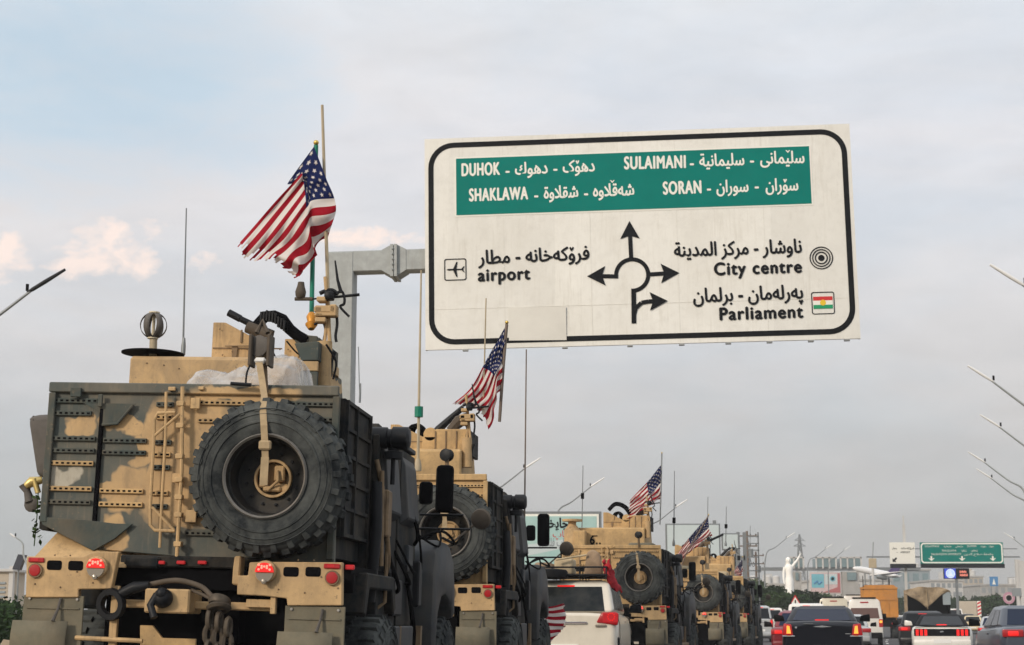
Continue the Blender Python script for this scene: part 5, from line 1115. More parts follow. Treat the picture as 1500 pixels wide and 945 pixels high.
# vans
def van(label, px, D, H, W, col, gl):
    x, y = put(px, D); t = thing('van', label, 'van', (x, y, gz(y)), -YA(px), 'vans in the traffic'); hw = W / 2
    prof = [(-hw, .35), (-hw, 1.2), (-hw * .985, 1.35), (-hw * .86, H - .16), (-hw * .70, H - .03), (-hw * .3, H), (hw * .3, H), (hw * .70, H - .03), (hw * .86, H - .16), (hw * .985, 1.35), (hw, 1.2), (hw, .35)]
    MB().prism(prof, 0, 4.3, 'y', .05, 2).build('body', col, t, 40)
    MB().prism([(4.25, .35), (4.25, 1.9), (4.6, 1.2), (5.2, 1.0), (5.3, .4)], -hw * .9, hw * .9, 'x', .05).build('bonnet', col, t, 40)
    MB().prism([(-hw * .82, 1.30), (hw * .82, 1.30), (hw * .74, H - .48), (-hw * .74, H - .48)], -.012, .02, 'y').build('rear_window', gl, t)
    MB().box(-hw * .66, hw * .66, -.06, .3, H - .03, H + .04, .03, 2).build('spoiler', 'trim_black', t)
    MB().box(-.2, .2, -.02, .02, H - .24, H - .18, .006).build('high_brake_light', 'red_lens', t)
    MB().box(-hw * .95, hw * .95, -.08, .08, .35, .62, .03).build('bumper', 'trim_black', t)
    MB().box(-.3, .3, -.02, .02, .8, .92).build('number_plate', 'white_plastic', t)
    for s_ in (1, -1):
        l_ = MB().box(s_ * (hw - .19), s_ * (hw - .0), -.03, .08, .88, 1.26, .02).build('tail_light', 'red_lens', t); MB().box(s_ * (hw - .16), s_ * (hw - .03), -.036, -.02, 1.08, 1.2, .01).build('lit_bulb', 'amber_lit', l_)
        MB().box(s_ * hw * .99, s_ * (hw + .01), .6, 3.9, 1.35, H - .55, .01).build('side_window', gl, t)
        for yy in (1., 4.3): wheel(t, s_ * (hw - .14), yy, .33, .22, s_)
        MB().box(s_ * hw, s_ * (hw + .22), 4.1, 4.2, 1.25, 1.55, .03).build('mirror', 'trim_black', t)
van('tall white van with reddish rear window right of the black sedan', 1267, 82, 2.28, 1.72, 'paint_white', 'glass_warm')
van('cream high roof van, only its roof showing left of the white van', 1222, 96, 2.52, 1.80, 'paint_cream', 'glass')
van('distant white van with only its roof over the two nearer vans', 1253, 122, 3.05, 1.9, 'paint_white', 'glass')
# tipper
x, y = put(1289, 116); t = thing('tipper_truck', 'yellow-orange tipper truck with high tailgate behind the white van', 'truck', (x, y, gz(y)), -YA(1289), 'trucks in the traffic')
MB().box(-1.25, 1.25, 0, 5.2, 1.45, 3.45, .02).build('tipper_body', 'tipper_orange', t)
mb = MB().box(-1.28, 1.28, -.05, .0, 2.62, 2.72).box(-1.28, 1.28, -.05, .0, 1.45, 1.56).box(-1.28, 1.28, -.06, .02, 3.38, 3.5)
for xx in (-1.22, -.62, 0, .62, 1.22): mb.box(xx - .05, xx + .05, -.06, .0, 1.5, 2.62)
mb.build('tailgate_ribs', 'tipper_orange', t)
MB().prism([(-1.27, 3.45), (1.27, 3.45), (1.0, 3.66), (-.9, 3.66)], .02, .1, 'y').build('headboard', 'tipper_orange', t)
MB().tube([(-1.05, -.02, 3.3), (-1.05, -.02, 4.3)], .03, 6).tube([(.75, .3, 3.4), (.75, .3, 4.1)], .03, 6).build('stack_pole', 'black_metal', t)
MB().box(-1.2, 1.2, 5.4, 7.0, 1.0, 3.3, .1).build('cab', 'tipper_orange', t); MB().box(-1.1, 1.1, .3, 6.5, .8, 1.4).build('chassis', 'black', t)
for s_ in (1, -1):
    for yy in (1.0, 2.4, 6.2): wheel(t, s_ * 1.0, yy, .52, .4, s_)
    MB().box(s_ * .8, s_ * 1.15, .1, .2, .95, 1.1, .02).build('tail_light', 'red_lens', t)
# tarpaulin truck
x, y = put(1360, 97); t = thing('tarpaulin_truck', 'cargo truck with torn tan tarpaulin over its dark open back', 'truck', (x, y, gz(y)), -YA(1360), 'trucks in the traffic')
MB().box(-1.27, 1.27, .5, 5.0, 1.0, 1.25).box(-1.27, -1.19, .05, 5, 1.2, 2.9).box(1.19, 1.27, .05, 5, 1.2, 2.9).box(-1.2, 1.2, 4.9, 5.0, 1.2, 2.9).box(-1.27, 1.27, .08, 5, 2.86, 2.92).build('cargo_body', 'black', t)
rows = []
for i in range(9):
    v = i / 8; rows.append([(-1.29 + 2.58 * u, -.03 + random.uniform(-.03, .03) + .10 * math.sin(11 * u + 3 * v) - .05 * v, 2.93 + .2 * max(0, math.sin(math.pi * u)) ** .6 - .03 * math.sin(14 * u) - v * (.16 + 1.02 * max(0, 1 - abs(u - .47) / .47) ** 1.0)) for u in [k / 26 for k in range(27)]])
rows = [[(-1.29 + 2.58 * k / 26, 5.0, 2.95) for k in range(27)], [(-1.29 + 2.58 * k / 26, 2.0, 2.96 + .2 * max(0, math.sin(math.pi * k / 26)) ** .6) for k in range(27)]] + rows
o = MB().grid(rows).build('tarpaulin', 'tarp', t, 60); s_ = o.modifiers.new('thickness', 'SOLIDIFY'); s_.thickness = .03
MB().box(-1.32, -1.12, -.02, .1, 1.2, 2.95, .02).build('side_flap', 'tarp', t); MB().box(.86, 1.30, -.04, .02, 2.1, 2.9, .02).build('blue_flap', 'blue_wall', t)
MB().tube([(-.05, -.1, 3.0), (0, -.14, 1.85)], .02, 6).build('rope', 'strap', t)
MB().box(-1.15, 1.15, 5.2, 6.8, .8, 2.7, .1).build('cab', 'paint_white', t)
for s_ in (1, -1):
    for yy in (1.2, 6.0): wheel(t, s_ * 1.0, yy, .48, .35, s_)
    MB().box(s_ * .85, s_ * 1.15, -.02, .06, .85, .98, .02).build('tail_light', 'red_lens', t)
# far lorry with warning stripes
x, y = put(1422, 192); t = thing('lorry', 'beige lorry far ahead with red and white warning stripes on its tail', 'truck', (x, y, gz(y)), -YA(1422), 'trucks in the traffic')
MB().box(-1.2, .75, 0, 5, 1.0, 2.6, .04).build('load_body', 'beige_wall', t); MB().box(-1.1, 1.1, 5.2, 6.8, .8, 2.5, .1).build('cab', 'paint_white', t); MB().box(.8, 1.22, -.05, 5, .9, 2.6, .02).build('tail_board', 'sign_white', t)
mb = MB()
for k in range(4): mb.prism([(.81, 1.0 + .4 * k), (1.21, 1.2 + .4 * k), (1.21, 1.4 + .4 * k), (.81, 1.2 + .4 * k)], -.07, -.053, 'y')
mb.build('warning_stripes', 'kurd_red', t); MB().box(-1.2, 1.2, -.1, .0, .55, .75).build('bumper', 'sign_white', t)
for s_ in (1, -1):
    for yy in (1.2, 6.0): wheel(t, s_ * .95, yy, .48, .35, s_)

# ================================================================== STREET LAMPS
def street_lamp(px, py, D, side, label, height=None, reach=3.2, group='street lamps along the road'):
    h = at(px, py, D); base = Vector((h.x + side * reach, D + .3, gz(D)))
    t = thing('street_lamp', label, 'street lamp', base, 0, group); H = h.z - base.z
    pts = [(0, 0, 0), (0, 0, H * .55), (-side * .05, 0, H * .68), (-side * .35, 0, H * .80), (-side * reach * .36, 0, H - reach * .47), (-side * reach * .78, 0, H - reach * .14)]
    MB().tube(pts, [.09, .032], 10, smooth=True).lathe([(.2, 0), (.2, .05), (.13, .06), (.13, .5)], (0, 0, 0), (0, 0, 1), 10).build('pole', 'galv' if side > 0 else 'steel_grey', t, 50)
    a = Vector((-side * reach * .72, 0, H - reach * .18)); b = Vector((-side * reach, -.0, H))
    MB().tube([a, a.lerp(b, .15), a.lerp(b, .5), b], [.03, .052, .056, .036] if D < 60 else [.035, .05, .055, .03], 8).build('lamp_head', 'white_plastic' if side > 0 or D > 60 else 'black_metal', t, 50)
    MB().tube([a + Vector((0, 0, .05)), a + Vector((0, 0, .22))], .04, 6).build('sensor', 'black', t)
street_lamp(91, 391, 40, -1, 'dark street lamp arching in over the left of the nearest truck', reach=3.3)
for px, py, D, lb in ((792, 670, 88, 'street lamp rising behind the second truck beside the teal billboard'), (886, 699, 103, 'street lamp arching over the teal billboard'), (1008, 731, 122, 'street lamp between the bright flag and the sagging flag')): street_lamp(px, py, D, -1, lb)
for px, py, D, lb in ((1455, 384, 42, 'nearest and highest street lamp reaching in from the right'), (1421, 534, 58, 'second street lamp reaching in from the right'), (1438, 606, 72, 'third street lamp reaching in from the right'), (1420, 661, 88, 'fourth street lamp reaching in, above its close neighbour'), (1432, 686, 97, 'fifth street lamp, its head just under the fourth'), (1472, 780, 150, 'small distant street lamp right of the green sign')): street_lamp(px, py, D, 1, lb)
for px, py, D, lb in ((1165, 780, 170, 'distant street lamp arching above the white statue'), (1220, 797, 205, 'distant street lamp before the footbridge, first after the statue'), (1246, 800, 232, 'distant street lamp before the footbridge, second after the statue')): street_lamp(px, py, D, -1, lb)
street_lamp(12, 781, 95, 1, 'small street lamp far off at the left edge above the hedge', reach=1.2)

# ================================================================== VEGETATION
def leaves(mb, blobs, n, size, seed):
    rnd = random.Random(seed)
    tot = sum(b[3] ** 2 for b in blobs)
    for (x, y, z, r, sq) in blobs:
        for _ in range(int(n * r * r / tot)):
            d = Vector((rnd.gauss(0, 1), rnd.gauss(0, 1), rnd.gauss(0, 1))).normalized(); k = r * (rnd.random() ** .45) * (1 + .12 * math.sin(7 * d.x + 5 * d.z) + .1 * math.sin(11 * d.y))
            p = Vector((x + d.x * k, y + d.y * k, z + d.z * k * sq)); a = Vector((rnd.gauss(0, 1), rnd.gauss(0, 1), rnd.gauss(0, 1))).normalized(); b = a.orthogonal().normalized(); s_ = size * rnd.uniform(.6, 1.4)
            mb.quad([p - a * s_, p + b * s_ * .5, p + a * s_, p - b * s_ * .5])
def tree(name, label, x, y, h, r, seed, m='leaf_dark', n=2600, sq=.85, trunk=.12, group='trees and shrubs by the road', cat='tree'):
    rnd = random.Random(seed); t = thing(name, label, cat, (x, y, gz(y)), rnd.uniform(0, 6), group)
    cz = h - r * sq; blobs = [(0, 0, cz, r * .72, sq)]
    for k in range(9):
        a = rnd.uniform(0, 6.28); e = rnd.uniform(-.5, .8); blobs.append((r * .62 * math.cos(a) * math.cos(e), r * .62 * math.sin(a) * math.cos(e), cz + r * .6 * sq * math.sin(e), r * rnd.uniform(.28, .46), sq))
    mb = MB(); leaves(mb, blobs, n, r * .085, seed); mb.build('crown', m, t)
    mb = MB().tube([(0, 0, -.1), (.03, 0, cz * .5), (0, .02, cz)], [trunk, trunk * .8, trunk * .4], 7)
    for k in range(4): a = rnd.uniform(0, 6.28); mb.tube([(0, 0, cz * .55), (r * .5 * math.cos(a), r * .5 * math.sin(a), cz + r * .2)], [trunk * .5, trunk * .15], 5)
    mb.build('trunk', 'bark', t, 50)
for i, (px, top, D, r, m, lb) in enumerate(((1122, 850, 140, 1.9, 'leaf_dark', 'rounded dark shrub tree left of the white statue'), (1103, 862, 138, 1.5, 'leaf_dark', 'dark shrub nearest the farthest truck'), (1180, 857, 146, 1.7, 'leaf_dark', 'dark shrub tree just right of the white statue'), (1200, 862, 150, 1.4, 'leaf_mid', 'smaller shrub under the pastel billboard'),
                                      (1140, 862, 136, 1.3, 'leaf_mid', 'green shrub at the foot of the statue'), (1104, 842, 180, 1.6, 'leaf_mid', 'taller pale tree behind the shrubs by the utility pole'), (1384, 872, 250, 2.6, 'leaf_dark', 'dark tree under the lit message board'), (1438, 868, 270, 2.9, 'leaf_dark', 'dark tree above the distant white cars'), (1460, 866, 275, 2.7, 'leaf_mid', 'green tree left of the pink round sign'), (1492, 872, 250, 2.8, 'leaf_dark', 'dark tree at the edge beside the pale post'), (1412, 876, 262, 2.3, 'leaf_dark', 'low dark tree above the striped lorry'), (1350, 872, 255, 2.4, 'leaf_dark', 'dark tree behind the tarpaulin truck'), (1370, 868, 268, 2.6, 'leaf_mid', 'green tree right of the tarpaulin truck'), (1425, 872, 240, 2.3, 'leaf_mid', 'green tree beyond the striped lorry'), (1474, 871, 262, 2.6, 'leaf_dark', 'dark tree right behind the pink round sign'), (1240, 872, 235, 2.2, 'leaf_dark', 'dark tree right of the pastel billboard'), (1150, 856, 158, 2.0, 'leaf_dark', 'dark tree directly behind the statue'), (1166, 862, 141, 1.5, 'leaf_dark', 'dark shrub at the right foot of the statue'), (1218, 868, 165, 1.6, 'leaf_dark', 'dark shrub above the cream high roof van'), (1092, 858, 150, 1.8, 'leaf_dark', 'dark tree partly hidden by the farthest truck'), (1448, 866, 205, 2.4, 'leaf_dark', 'broad dark tree above the taxi and the white cars'), (1489, 864, 212, 2.6, 'leaf_dark', 'broad dark tree beside the pale post at the frame edge'), (1398, 868, 222, 2.3, 'leaf_dark', 'broad dark tree below the lit message board'), (1318, 870, 230, 2.0, 'leaf_mid', 'small tree between the tipper and the tarpaulin truck'))):
    p = at(px, top, D); tree('shrub_tree', lb, p.x, D, p.z - gz(D), r, 40 + i, m, 2400)
# hedge at the left kerb
t = thing('hedge', 'dense dark green hedge along the left kerb behind the nearest truck', 'hedge', (0, 0, 0)); mb = MB(); random.seed(21)
bl = []
for k in range(46):
    D = 40 + k * .75; x = at_x(-14 + 44 * ((k * 7) % 11) / 11, D); bl.append((x - random.uniform(0, 1.2), D, random.uniform(.5, 1.25), random.uniform(.55, .85), .9))
leaves(mb, bl, 15000, .10, 9); mb.build('foliage', 'leaf_dark', t)
mb = MB()
for b in bl[::3]: mb.tube([(b[0], b[1], 0), (b[0], b[1], b[2])], [.04, .02], 5)
mb.build('stems', 'bark', t)
# pale rock and low wall at the left
p = at(34, 935, 33); o = MB().sphere((0, 0, .3), .55, 10, (1.1, 1.4, .9)).build('roadside_rock', 'earth', None, 50); o.location = (p.x, 33, 0)
for v in o.data.vertices: v.co *= 1 + .12 * math.sin(9 * v.co.x + 5 * v.co.z) 
tag(o, 'pale sandy rock at the left kerb below the hedge', 'rock')
p = at(5, 840, 120); t = thing('gatehouse', 'small pale gatehouse with louvred front above the hedge', 'gatehouse', (p.x, 120, gz(120)))
MB().box(-3.2, .4, 0, 4, 0, p.z + .1, .02).build('walls', 'beige_wall', t)
MB().box(.42, .75, -.1, .3, 0, p.z + .5, .02).build('pillar', 'pale_wall', t)
mb = MB()
for k in range(6): mb.box(-2.6, .2, -.08, -.02, 2.2 + .32 * k, 2.34 + .32 * k)
mb.build('louvres', 'blue_wall', t); MB().box(-3.4, .8, -.3, 4.2, p.z + .1, p.z + .3, .02).build('roof', 'pale_wall', t)
p = at(27, 823, 100); t = thing('solar_panel', 'tilted dark solar panel on a post above the hedge', 'solar panel', (p.x, 100, gz(100)))
MB().hexa([(-.35, 0, p.z - .45), (.1, -.1, p.z - .5), (.15, .25, p.z - .5), (-.3, .3, p.z - .45), (-.05, 0, p.z + .45), (.4, -.1, p.z + .4), (.45, .25, p.z + .4), (0, .3, p.z + .45)]).build('panel', 'solar', t); MB().tube([(0, .1, 0), (0, .1, p.z)], .06, 8).build('post', 'steel_grey', t)

# ================================================================== BILLBOARDS, SIGNS, STATUE AND OTHER LANDMARKS
def board(name, label, cat, px0, py0, px1, py1, D, face, frame, posts=True, depth=.4):
    a, b = at(px0, py0, D), at(px1, py1, D); cx = (a.x + b.x) / 2; w = (b.x - a.x) / 2
    t = thing(name, label, cat, (cx, D, gz(D))); z0, z1 = b.z - gz(D), a.z - gz(D)
    f = MB().box(-w, w, 0, depth, z0, z1, .02).build('frame', frame, t)
    fc = MB().box(-w + .1, w - .1, -.03, -.004, z0 + .1, z1 - .1).build('face', face, t)
    if posts:
        for s_ in (-.6, .6): MB().box(s_ * w - .1, s_ * w + .1, depth * .3, depth * .3 + .2, -.1, z0).build('post', 'steel_grey', t)
    return t, fc, w, z0, z1
t, fc, w, z0, z1 = board('billboard', 'pale teal roadside billboard with dark printed script behind the second truck', 'billboard', 748, 749, 882, 845, 72, 'steel_grey', 'steel_grey')
MB().box(-w + .12, w - .12, -.05, -.032, z0 + .1, z1 - .12).build('white_border', 'sign_white', fc); MB().box(-w + .22, w - .22, -.07, -.052, z0 + .1, z1 - .22).build('poster', 'bill_teal', fc)
MB().prism([(-w + .23, z0 + .8), (w - .23, z0 + 1.5), (w - .23, z0 + 1.8), (-w + .23, z0 + 1.3)], -.074, -.072, 'y').build('light_band', 'bill_pale', fc)
BB = Matrix.Translation((0, -.08, 0)); uz = lambda px, py: (at(px, py, 72).x - t.location.x, at(px, py, 72).z - t.location.z)
def bill_text(body, a, b, h, m, bold=.01): u0, v = uz(*a); u1, _ = uz(*b); lettering('lettering', body, m, fc, u0, u1, v, h, BB, bold)
bill_text(shape('چاپخانە'), (789, 773), (832, 773), .42, 'sign_black', .02); bill_text(shape('چاپ و'), (800, 787), (834, 787), .3, 'kurd_red', .0); bill_text(shape('چاپ فلكس'), (790, 800), (832, 800), .34, 'blue_wall', .01)
board('billboard', 'wide pale glass fronted billboard behind the sagging flag', 'billboard', 975, 767, 1056, 822, 118, 'bill_pale', 'steel_grey')
board('billboard', 'blank grey-blue billboard beside the steel frame gantry', 'billboard', 1057, 781, 1083, 806, 125, 'bill_pale', 'steel_grey', True, .2)
x0, x1 = at_x(1050, 128), at_x(1094, 128); t = thing('steel_gantry', 'bare steel gantry frame with ladder behind the fourth truck', 'gantry', (x0, 128, gz(128))); z = at(1050, 816, 128).z - gz(128)
MB().box(-.5, x1 - x0, 0, .3, z - .25, z + .1).build('beam', 'steel_grey', t)
for xx in (0, x1 - x0 - .5, x1 - x0): MB().box(xx - .12, xx + .12, 0, .3, 0, z + (1.9 if xx else 2.8)).build('post', 'steel_grey', t)
mb = MB()
for k in range(7): mb.box(x1 - x0, x1 - x0 + 1.1, .1, .16, z - 1.6 + k * .52, z - 1.52 + k * .52)
mb.box(x1 - x0 + 1.0, x1 - x0 + 1.1, .1, .2, 0, z + 1.9).build('ladder', 'steel_grey', t)
# utility poles
def utility_pole(px, py, D, label, h2=1):
    p = at(px, py, D); t = thing('utility_pole', label, 'utility pole', (p.x, D, gz(D)), 0, 'utility poles'); H = p.z - gz(D)
    MB().tube([(0, 0, -.1), (0, 0, H)], [.17, .11], 8).build('pole', 'wood_pole', t, 50)
    for k in range(2): MB().box(-.9, .9, -.06, .06, H - .5 - k * .9, H - .38 - k * .9).build('crossarm', 'wood_pole', t)
    mb = MB()
    for k in range(2):
        for xx in (-.8, -.3, .3, .8): mb.lathe([(.05, 0), (.07, .06), (.05, .14)], (xx, 0, H - .38 - k * .9), (0, 0, 1), 6)
    mb.build('insulators', 'grey_case', t); MB().lathe([(.25, 0), (.25, .7)], (.3, 0, H - 2.3), (0, 0, 1), 10).build('transformer', 'steel_grey', t)
utility_pole(1107, 808, 185, 'wooden utility pole with transformer above the dark shrubs')
utility_pole(1094, 778, 150, 'taller utility pole next to the steel gantry frame')
# wires between the poles
a_, b_ = at(1107, 811, 185), at(1094, 781, 150)
for dz, lb in ((0, 'upper overhead wire strung between the two wooden poles'), (-.9, 'lower overhead wire strung between the two wooden poles')):
    w_ = MB().tube([a_ + (b_ - a_) * (k / 10) + Vector((0, 0, dz - 1.2 * math.sin(math.pi * k / 10))) for k in range(11)], .03, 4).build('overhead_wire', 'black'); tag(w_, lb, 'wire', 'overhead wires')
# lattice pylon
p = at(1171, 783, 420); t = thing('pylon', 'distant lattice pylon rising behind the white statue', 'pylon', (p.x, 420, gz(420))); H = p.z - gz(420); mb = MB(); B = 1.9
def leg(k, sx, sy): z = k * H; w_ = B * (1 - k * .93); return (sx * w_, sy * w_, z)
lv = [0, .2, .38, .53, .66, .77, .87, .94, 1.]
for sx in (1, -1):
    for sy in (1, -1): mb.tube([leg(k, sx, sy) for k in lv], .1, 4)
for a, b in zip(lv, lv[1:]):
    for s_ in (1, -1): mb.tube([leg(a, -1, s_), leg(b, 1, s_)], .08, 4); mb.tube([leg(a, 1, s_), leg(b, -1, s_)], .08, 4); mb.tube([leg(a, s_, -1), leg(b, s_, 1)], .08, 4); mb.tube([leg(b, -1, s_), leg(b, 1, s_)], .08, 4)
mb.build('lattice', 'steel_grey', t); mb = MB()
for k, w_ in ((.86, 1.5), (.93, 1.2)): mb.tube([(-w_, 0, H * k), (0, 0, H * k + .8), (w_, 0, H * k), (-w_, 0, H * k)], .1, 4)
mb.build('crossarms', 'steel_grey', t)

# the white statue with a raised arm
D = 150; p = at(1156, 872, D); t = thing('statue', 'tall white statue of a robed woman raising one arm above the shrubs', 'statue', (p.x, D, gz(D))); zb_ = p.z - gz(D) - .9
MB().lathe([(1.1, -.1), (1.1, .5), (.85, .6), (.75, zb_ - .3), (.9, zb_ - .2), (.9, zb_)], (0, 0, 0), (0, 0, 1), 8).build('pedestal', 'pale_wall', t)
sc = 4.3                                     # robed figure, head to foot, built as one lofted body
prof = [(0, .17, .15), (.06, .165, .15), (.25, .135, .13), (.42, .12, .11), (.50, .128, .105), (.58, .10, .085), (.64, .088, .078), (.72, .108, .085), (.79, .125, .08), (.82, .115, .07), (.845, .055, .05), (.865, .038, .04), (.885, .05, .052), (.92, .062, .066), (.955, .055, .06), (.985, .03, .035), (1.0, .004, .004)]
mb = MB(); rings = []
for h, a, b in prof:
    rings.append([mb._v((sc * .72 * a * math.cos(th) * (1 + .05 * (1 - min(1, h * 1.7)) * math.cos(9 * th)) + .06 * math.sin(h * 3), sc * b * math.sin(th) * (1 + .05 * (1 - min(1, h * 1.7)) * math.cos(9 * th)), zb_ + sc * h)) for th in [2 * math.pi * k / 36 for k in range(36)]])
for A, B in zip(rings, rings[1:]):
    for k in range(36): mb._f([A[k], A[(k + 1) % 36], B[(k + 1) % 36], B[k]])
mb._f(rings[0][::-1]); mb._f(rings[-1])
zz = lambda h: zb_ + sc * h
mb.tube([(.33, 0, zz(.785)), (.54, -.1, zz(.86)), (.80, -.12, zz(.93)), (1.02, -.1, zz(1.02)), (1.08, -.1, zz(1.055))], [.15, .12, .10, .07, .05], 10, smooth=False)
for k in range(4): mb.tube([(1.02 + .03 * k, -.1 + .02 * k, zz(1.03)), (1.04 + .05 * k, -.12 + .02 * k, zz(1.075) + .02 * (k % 2)), ], [.028, .02], 5)
mb.tube([(-.33, 0, zz(.785)), (-.44, -.02, zz(.68)), (-.47, -.1, zz(.55)), (-.44, -.18, zz(.47)), (-.42, -.2, zz(.44))], [.14, .11, .09, .07, .05], 10)
mb.sphere((.0, -.29, zz(.915)), .045, 6)
for xx in (-.1, .1): mb.sphere((xx, -.26, zz(.935)), .03, 6)
mb.build('figure', 'stone_white', t, 60)
MB().sphere((.02, .06, zz(.93)), .25, 12, (1., 1., 1.15)).tube([(0, .18, zz(.93)), (-.05, .3, zz(.84)), (-.1, .28, zz(.70))], [.17, .15, .07], 8).build('hair', 'stone_white', t, 60)

# triangular warning sign in the median
p = at(1165, 880, 92); t = thing('warning_sign', 'white triangular warning sign standing before the statue', 'traffic sign', (p.x, 92, 0)); r_ = .34
MB().prism([(-r_, p.z - .28), (r_, p.z - .28), (0, p.z + .32)], 0, .02, 'y').build('sign_plate', 'kurd_red', t); MB().prism([(-r_ * .72, p.z - .2), (r_ * .72, p.z - .2), (0, p.z + .2)], -.006, -.002, 'y').build('sign_face', 'sign_white', t); MB().box(-.03, .03, -.012, -.008, p.z - .14, p.z + .04).build('symbol', 'sign_black', t); MB().tube([(0, .04, 0), (0, .04, p.z)], .03, 6).build('post', 'steel_grey', t)

# footbridge with glazed lifts
D = 262; x0, x1 = at_x(1118, D), at_x(1352, D); z = at(1200, 833, D).z; t = thing('footbridge', 'long grey footbridge with glass topped piers crossing the road far ahead', 'footbridge', (x0, D, 0)); Wd = x1 - x0
MB().box(0, Wd, 0, 2.4, z - .25, z + .12).build('deck', 'steel_grey', t)
MB().box(0, Wd, -.05, .0, z + .12, z + .2).build('railing', 'steel_grey', t)
for a, b in ((1158, 1179), (1198, 1227), (1234, 1264)):
    xa, xb = at_x(a, D) - x0, at_x(b, D) - x0; za = at(a, 818, D).z
    g = MB().box(xa, xb, -.3, 3, z + .2, za).build('glass_tower', 'teal_glass', t); mb = MB()
    for k in range(4): xx = xa + (xb - xa) * k / 3; mb.box(xx - .12, xx + .12, -.4, -.302, z, za + .2)
    mb.box(xa - .1, xb + .1, -.4, -.302, za, za + .25).build('mullions', 'pale_wall', g)
    MB().box(xa + .3, xb - .3, .2, 2.2, 0, z - .45).build('pier', 'concrete', t); MB().box(xa + 1.0, xb - .8, -.1, .18, z - 1.8, z - .6).build('pier_panel', 'teal_glass', t)
# pastel billboard
t, fc, w, z0, z1 = board('billboard', 'pastel billboard with blue, pink and red fields right of the statue', 'billboard', 1186, 838, 1233, 870, 250, 'bill_pink', 'pale_wall')
MB().box(-w + .25, -w * .1, -.06, -.032, z0 + .9, z1 - .3).build('blue_field', 'bill_blue', fc); MB().box(-w * .05, w - .5, -.06, -.032, z0 + 1.4, z1 - .3).build('pale_field', 'bill_pale', fc)
MB().prism([(-w * .2, z0 + .2), (w - .2, z0 + .2), (w - .2, z1 - .2), (w - .55, z1 - .2), (w - .6, z0 + 1.0)], -.066, -.062, 'y').build('red_field', 'bill_red', fc)
MB().lathe([(.42, 0), (.42, .01), (.25, .01), (.25, 0)], (w * .45, -.08, z1 - 1.0), (0, 1, 0), 16).build('round_emblem', 'bill_blue', fc); MB().tube([(-w * .75, -.08, z0 + 1.5), (-w * .55, -.08, z0 + 1.9), (-w * .45, -.08, z0 + 1.4), (-w * .25, -.08, z0 + 1.8)], .12, 6).build('wavy_mark', 'blue_sign', fc)

# aircraft mounted on its posts
D = 236; a, b = at(1249, 832, D), at(1319, 845, D); t = thing('airliner', 'small white airliner with purple tail mounted nose up on posts', 'aircraft', ((a.x + b.x) / 2, D, gz(D)))
c0 = Vector(((a.x + b.x) / 2, D, gz(D))); A, B = a - c0, b - c0; dd = (B - A); Ln = dd.length
MB().tube([A + dd * k for k in (0, .03, .08, .16, .3, .7, .85, .95, 1.)], [.05, .2, .33, .43, .46, .45, .33, .19, .06], 14).build('fuselage', 'plane_white', t, 60)
n_ = Vector((0, 0, 1)); ux = dd.normalized()
MB().prism([(B.x - 2.1, B.z + .4), (B.x - .6, B.z + .25), (B.x + .9, B.z + 2.4), (B.x + .1, B.z + 2.4)], -.08, .08, 'y').build('tail_fin', 'plane_purple', t)
M_ = A + dd * .52
MB().hexa([(M_.x - 1.2, M_.y, M_.z - .45), (M_.x + .6, M_.y, M_.z - .5), (M_.x + 2.6, M_.y - 4.4, M_.z - .1), (M_.x + 1.9, M_.y - 4.4, M_.z - .05), (M_.x - 1.2, M_.y, M_.z - .25), (M_.x + .6, M_.y, M_.z - .35), (M_.x + 2.6, M_.y - 4.4, M_.z), (M_.x + 1.9, M_.y - 4.4, M_.z + .02)]).build('wing', 'plane_white', t)
MB().hexa([(M_.x - 1.2, M_.y, M_.z - .45), (M_.x + .6, M_.y, M_.z - .5), (M_.x + 2.6, M_.y + 4.4, M_.z - .1), (M_.x + 1.9, M_.y + 4.4, M_.z - .05), (M_.x - 1.2, M_.y, M_.z - .25), (M_.x + .6, M_.y, M_.z - .35), (M_.x + 2.6, M_.y + 4.4, M_.z), (M_.x + 1.9, M_.y + 4.4, M_.z + .02)]).build('wing', 'plane_white', t)
MB().lathe([(.25, -.7), (.34, -.4), (.3, .6), (.18, .8)], (M_.x + .2, M_.y - 1.6, M_.z - .7), ux, 10).build('engine', 'steel_grey', t, 50)
MB().hexa([(B.x - .9, -1.8, B.z + .1), (B.x - .2, -1.8, B.z + .1), (B.x - .6, 0, B.z + .1), (B.x - 1.6, 0, B.z + .1), (B.x - .9, -1.8, B.z + .2), (B.x - .2, -1.8, B.z + .2), (B.x - .6, 0, B.z + .25), (B.x - 1.6, 0, B.z + .25)]).build('tailplane', 'plane_white', t)
mb = MB()
for k in (.25, .36, .62, .75): q = A + dd * k; mb.tube([(q.x, q.y, 0), (q.x, q.y, q.z - .4)], .12, 6)
mb.build('support_posts', 'steel_grey', t)
p = at(1278, 818, 226); t = thing('lamp_mast', 'pale mast with a beige head in front of the mounted airliner', 'mast', (p.x, 226, gz(226))); H = p.z - gz(226)
MB().tube([(0, 0, 0), (0, 0, H)], [.22, .14], 8).build('pole', 'pale_wall', t, 50); MB().box(-.5, .5, -.2, .2, H - 1.3, H, .05).build('mast_head', 'cargo_buff', t); MB().tube([(0, 0, H), (.2, 0, H + 2.2)], .08, 6).build('spike', 'steel_grey', t)

